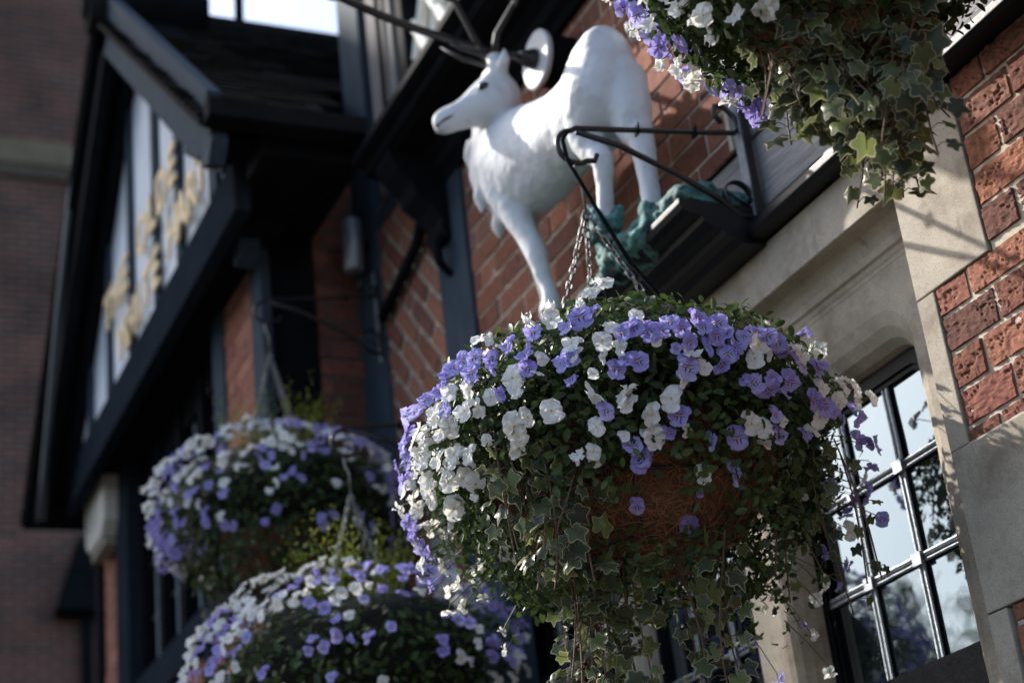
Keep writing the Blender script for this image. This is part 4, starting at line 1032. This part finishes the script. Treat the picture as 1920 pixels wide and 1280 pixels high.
# blossoms of the near basket: x, y, z from its centre in mm, kind (0 white, 1 violet), size in tenths
BLOOMS = [
    -310, 185, 137, 0, 10, -314, 214, 115, 0, 11, -318, 241, 84, 0, 10, -279, 278, 93, 0, 10, -289, 286, 69, 0, 10, -252, 311, 81, 0, 9,
    -161, 367, 81, 0, 10, -186, 359, 73, 0, 9, -236, 346, -21, 0, 12, -237, 341, -39, 0, 10, -150, 392, -5, 0, 11, -103, 407, 5, 0, 10,
    -191, 369, -38, 0, 9, -131, 394, -41, 0, 12, -161, 381, -49, 0, 10, -265, 295, -89, 0, 12, -230, 324, -88, 0, 10, -203, 337, -95, 0, 12,
    -198, 329, -110, 0, 10, -322, 240, -80, 0, 12, -345, 197, -88, 0, 12, -341, 190, -100, 0, 10, -293, 229, -125, 0, 10, -322, 139, -148, 0, 12,
    -344, 149, -121, 0, 10, -352, 228, 5, 0, 10, -366, 205, -10, 0, 10, -321, 270, 11, 0, 10, -322, 269, -10, 0, 9, -274, 316, -25, 0, 7,
    -350, 229, -25, 0, 8, -50, 417, -9, 0, 10, -81, 404, -53, 0, 12, -50, 415, -25, 0, 10, 26, 418, -17, 0, 10, 4, 412, -52, 0, 11,
    -58, 390, -93, 0, 10, -89, 377, -104, 0, 10, -49, 409, -52, 0, 10, 11, 416, -35, 0, 10, -143, 364, -98, 0, 6, -179, 325, -127, 0, 9,
    -241, 244, -156, 0, 8, -260, 223, -156, 0, 8, -304, 185, -143, 0, 7, -283, 310, -4, 0, 7, -360, 211, 29, 0, 9, -378, 170, 45, 0, 8,
    63, 414, -23, 0, 10, 63, 410, -44, 0, 10, -334, 244, -47, 0, 6, -407, 91, -31, 0, 10, -405, 71, -55, 0, 8, -418, -35, -11, 0, 12,
    -415, -26, -36, 0, 10, -414, -58, -26, 0, 7, -402, -122, -1, 0, 7, -397, -135, -16, 0, 9, -370, 123, -100, 0, 12, -346, 149, -119, 0, 10,
    -364, -31, -133, 0, 11, -358, -59, -136, 0, 11, -363, -191, -58, 0, 9, -297, -297, -6, 0, 9, -263, -347, -7, 0, 10, -268, -374, -25, 0, 9,
    -320, -252, -67, 0, 11, -338, -193, -102, 0, 11, -328, -182, -122, 0, 8, -248, -356, -26, 0, 9, -310, -280, -31, 0, 9, -389, 106, -75, 0, 7,
    -362, -96, -123, 0, 7, -335, -72, -156, 0, 7, -343, 86, -145, 0, 6, -393, 149, -4, 0, 7, -50, 388, -98, 0, 11, -83, 374, -110, 0, 10,
    -37, 368, -128, 0, 9, 9, 377, -118, 0, 11, -52, 352, -143, 0, 11, -10, 387, -104, 0, 10, 67, 346, -147, 0, 12, 143, 320, -149, 0, 9,
    240, 295, -134, 0, 11, 112, 231, -214, 0, 9, 253, 214, -196, 0, 11, 271, 234, -215, 0, 8, 277, 292, -193, 0, 10, 283, 259, -223, 0, 8,
    282, 212, -251, 0, 8, 294, 276, -233, 0, 8, 313, 276, -272, 0, 8, 301, 249, -264, 0, 7, 296, 173, -314, 0, 6, 307, 168, -348, 0, 7,
    89, 393, -75, 0, 12, 212, 380, -63, 0, 11, 238, 385, -96, 0, 10, 122, 394, -52, 0, 10, 229, 353, -94, 0, 10, 136, 360, -108, 0, 11,
    78, 388, -90, 0, 11, 133, 374, -88, 0, 10, 244, 342, -119, 0, 10, 243, 322, -126, 0, 9, 265, 345, -150, 0, 7, 286, 333, -188, 0, 9,
    299, 330, -213, 0, 6, 228, 45, -280, 0, 4, 248, 55, -315, 0, 5, 238, 35, -314, 0, 5, 236, -7, -363, 0, 7, -236, 244, -159, 0, 8,
    -252, 217, -165, 0, 8, -171, 325, -131, 0, 6, -105, 339, -145, 0, 6, -24, 344, -154, 0, 6, 198, 372, -49, 0, 11, 97, 375, -105, 0, 10,
    -3, 399, -84, 0, 11, 48, 405, -65, 0, 11, 220, 363, -79, 0, 10, -287, 32, -196, 0, 10, -105, -352, -166, 0, 11, -98, -395, -228, 0, 10,
    -83, -372, -220, 0, 8, -164, -398, -148, 0, 8, -22, -366, -313, 0, 11, 37, -293, -311, 0, 9, -4, -356, -333, 0, 7, 23, -378, -472, 0, 8,
    -168, -253, -187, 0, 4, 59, -276, -334, 0, 4, 21, -355, -396, 0, 6, -326, 249, 59, 1, 13, -313, 271, 46, 1, 10, -268, 313, 52, 1, 11,
    -231, 345, 43, 1, 9, -260, 329, 16, 1, 10, -262, 328, -13, 1, 10, -307, 285, -16, 1, 11, -319, 273, -14, 1, 10, -112, 397, 50, 1, 12,
    -93, 403, 46, 1, 10, -136, 389, 52, 1, 10, -163, 380, 46, 1, 9, -201, 366, 28, 1, 9, -160, 388, 18, 1, 10, -75, 412, 20, 1, 11,
    36, 416, 27, 1, 12, 116, 400, 48, 1, 11, -22, 418, 24, 1, 9, 157, 397, 5, 1, 10, -389, 158, 12, 1, 12, -379, 178, 20, 1, 10,
    -370, 198, 14, 1, 10, -375, 179, -38, 1, 12, -367, 197, -33, 1, 10, -356, 211, -46, 1, 10, -309, 273, -50, 1, 7, -317, 221, -106, 1, 9,
    -295, 174, -156, 1, 10, -289, 146, -172, 1, 11, -210, 359, -39, 1, 10, -204, 367, 6, 1, 7, -84, 411, -19, 1, 10, 139, 396, 23, 1, 10,
    -334, 234, 66, 1, 10, -374, 185, 31, 1, 9, -410, 71, 35, 1, 10, -417, 38, 23, 1, 11, -419, 27, 6, 1, 9, -400, 120, 27, 1, 10,
    -407, 103, 14, 1, 10, -414, 62, -18, 1, 12, -418, 45, -1, 1, 10, -409, 94, -12, 1, 9, -400, 99, -54, 1, 12, -411, 38, -49, 1, 12,
    -416, 26, -31, 1, 10, -418, 11, -24, 1, 10, -420, -9, 2, 1, 9, -419, 7, -16, 1, 10, -418, -37, 14, 1, 10, -416, -59, 8, 1, 11,
    -412, -81, 0, 1, 10, -407, -100, -14, 1, 12, -394, -137, -31, 1, 10, -378, -178, -28, 1, 10, -373, -192, -16, 1, 9, -403, -23, -75, 1, 11,
    -395, -55, -84, 1, 12, -395, -104, -64, 1, 10, -403, -65, -63, 1, 9, -390, -86, -83, 1, 9, -358, 105, -124, 1, 12, -334, 117, -145, 1, 8,
    -339, 38, -158, 1, 11, -346, -11, -153, 1, 12, -344, -96, -142, 1, 10, -345, -202, -83, 1, 13, -362, -172, -80, 1, 10, -327, -231, -83, 1, 9,
    -228, -361, -47, 1, 12, -283, -283, -83, 1, 9, -202, -374, -83, 1, 10, -215, -400, -96, 1, 11, -329, -162, -132, 1, 8, -370, -79, -117, 1, 8,
    -299, 165, -157, 1, 10, -396, 139, 13, 1, 10, -414, 65, 16, 1, 9, -402, 118, -22, 1, 6, 167, 394, -7, 1, 10, 189, 403, -29, 1, 9,
    201, 388, -47, 1, 9, 247, 366, -115, 1, 9, 256, 356, -130, 1, 9, 269, 337, -159, 1, 9, 271, 319, -170, 1, 8, 286, 322, -195, 1, 8,
    301, 315, -224, 1, 7, -280, 146, -178, 1, 12, -194, 117, -227, 1, 8, 263, 353, -143, 1, 9, -290, -31, -194, 1, 12, -281, 143, -178, 1, 11,
    -165, 1, -248, 1, 11, -250, 22, -216, 1, 7, -151, -308, -156, 1, 7, -132, -392, -178, 1, 13, -151, -409, -175, 1, 10, -160, -408, -163, 1, 8,
    -108, -382, -196, 1, 9, -146, -437, -217, 1, 8, -49, -361, -256, 1, 8, -66, -399, -285, 1, 8, -38, -388, -321, 1, 8, -185, -403, -129, 1, 9,
    25, -342, -377, 1, 6, 85, -299, -470, 1, 7,
]
hk1 = bracket(2.752, 3.516, .455, 'black scrolled bracket in front of the white deer, holding the nearest full basket')
iv = []
rs = random.Random(12)
for k in range(19):   # dense curtain under the right half of the bowl
    s0 = rs.uniform(-.15, .14); iv.append((s0, rs.uniform(-.02, .18), -.24+rs.uniform(-.05, .02), rs.uniform(.30, .56), 15, .038, (.016, .043)))
for k in range(10):   # ivy over the left edge of the bowl
    s0 = rs.uniform(-.24, -.06); iv.append((s0, rs.uniform(.22, .31), -.10+rs.uniform(-.05, .03), rs.uniform(.12, .26), 8, .03, (.018, .044)))
for k in range(7):
    iv.append((rs.uniform(.2, .40), rs.uniform(-.05, .12), -.12, rs.uniform(.15, .32), 6, .03, (.018, .03)))
hanging_basket((2.72, .43, 2.77), .42, .27, hk1, 'large sharp hanging basket nearest the stone window, with ivy trailing from its brown coir bowl', 3, blooms=BLOOMS, n_leaf=11000, n_bloom=34, ivy=iv, chains=3, face=FACE, cut=(-.10, .20, -.15), low=1.55, bowl_r=.285, leafsize=(.014, .027))
tb = MB(); tb.tube([(2.745, .455, 3.46), (2.74, .475, 3.43), (2.74, .47, 3.38), (2.725, .43, 3.27), (2.70, .38, 3.13), (2.66, .32, 3.0), (2.64, .31, 2.9)], .0045, 8)
tag(tb.build('watering_tube', BLACKM, None, smooth=True), 'thin black watering tube running from the bracket tip down beside the chains', 'tube')

hk2 = bracket(4.25, 3.425, .475, 'black bracket low beside the grey post, holding the lowest hanging basket')
hanging_basket((4.25, .465, 2.66), .43, .27, hk2, 'blurred hanging basket cut by the bottom edge, with yellow green conifer between its chains', 8, n_leaf=4200, n_bloom=480, bs=.9, conifer=True, chains=4, face=FACE, leafsize=(.02, .034), sharp=False, bowl_r=.20)
hk3 = bracket(5.05, 4.215, .435, 'black bracket on the grey post beside the shaded return wall, holding the farthest basket')
hanging_basket((5.05, .42, 3.40), .385, .26, hk3, 'farthest hanging basket, rounded and blurred, in front of the dark wing windows', 17, n_leaf=4200, n_bloom=460, bs=.88, conifer=True, chains=4, face=FACE, leafsize=(.02, .034), sharp=False, bowl_r=.19, ivy=[(rs.uniform(-.2, .15), rs.uniform(-.1, .1), -.2, rs.uniform(.1, .2), 8, .03, (.03, .045)) for k in range(8)])
hk4 = bracket(1.85, 3.99, .455, 'black bracket above the top right basket, on the weathered timber')
iv = []
for k in range(30):
    t = rs.uniform(-1, 1); iv.append((.025+.115*t, rs.uniform(-.06, .10), -.17+rs.uniform(-.04, .04), (.31-.17*abs(t-.28)**1.3)*rs.uniform(.8, 1.05), 18, .026, (.018, .048)))
for k in range(4): iv.append((rs.uniform(-.16, -.08), .05, -.2, rs.uniform(.1, .16), 4, .03, (.018, .026)))
hanging_basket((1.87, .43, 3.30), .315, .22, hk4, 'hanging basket at the top right edge, seen from below, with a long tail of ivy', 29, n_leaf=9500, n_bloom=300, ivy=iv, chains=3, face=FACE, bowl_r=.15, low=1.1, zmin=-.85, smax=.16)

# ------------------------------------------------------------------ trees over the street, seen in the window glass
def tree(x, y, h, cr, seed, label):
    e = empty('street_tree', (x, y, 0), label, 'tree', 'trees across the street'); rs = random.Random(seed); rg = np.random.default_rng(seed)
    mb = MB(); mb.tube([(x, y, -.1), (x+.1, y, h*.3), (x-.05, y+.1, h*.6), (x, y, h*.85)], [.28, .22, .15, .05], 10)
    for k in range(9):
        th = k*2.4; z = h*(.35+.05*k); mb.tube([(x, y, z), (x+cr*.5*math.cos(th), y+cr*.5*math.sin(th), z+h*.09), (x+cr*.85*math.cos(th), y+cr*.85*math.sin(th), z+h*.14)], [.1, .06, .015], 7)
    mb.build('trunk', BARK, e, smooth=True)
    cl = []
    for k in range(70):
        d = unit(rg.normal(size=3)); r = rg.random()**.4; cl.append((np.array((x, y, h*.68))+d*r*np.array((cr, cr, h*.32)), rg.uniform(.3, .7)))
    P = np.concatenate([c+rg.normal(size=(130, 3))*s*.5 for c, s in cl]); n_ = len(P)
    v_, f_, a_ = scatter(LV, LF, LA, frames(P, rg.normal(size=(n_, 3)), rg.normal(size=(n_, 3)), rg.uniform(.10, .18, n_)), rg.random(n_))
    link('crown', arrays_mesh('crown', v_, f_, TREEM, {'Leaf': a_}), None, e)
tree(20.8, 13.6, 8.4, 2.8, 5, 'bushy green tree across the street, mirrored low in the left panes of the leaded window')
tree(17.2, 14.5, 8.0, 2.2, 9, 'smaller tree across the street, mirrored dark in the right panes of the leaded window')
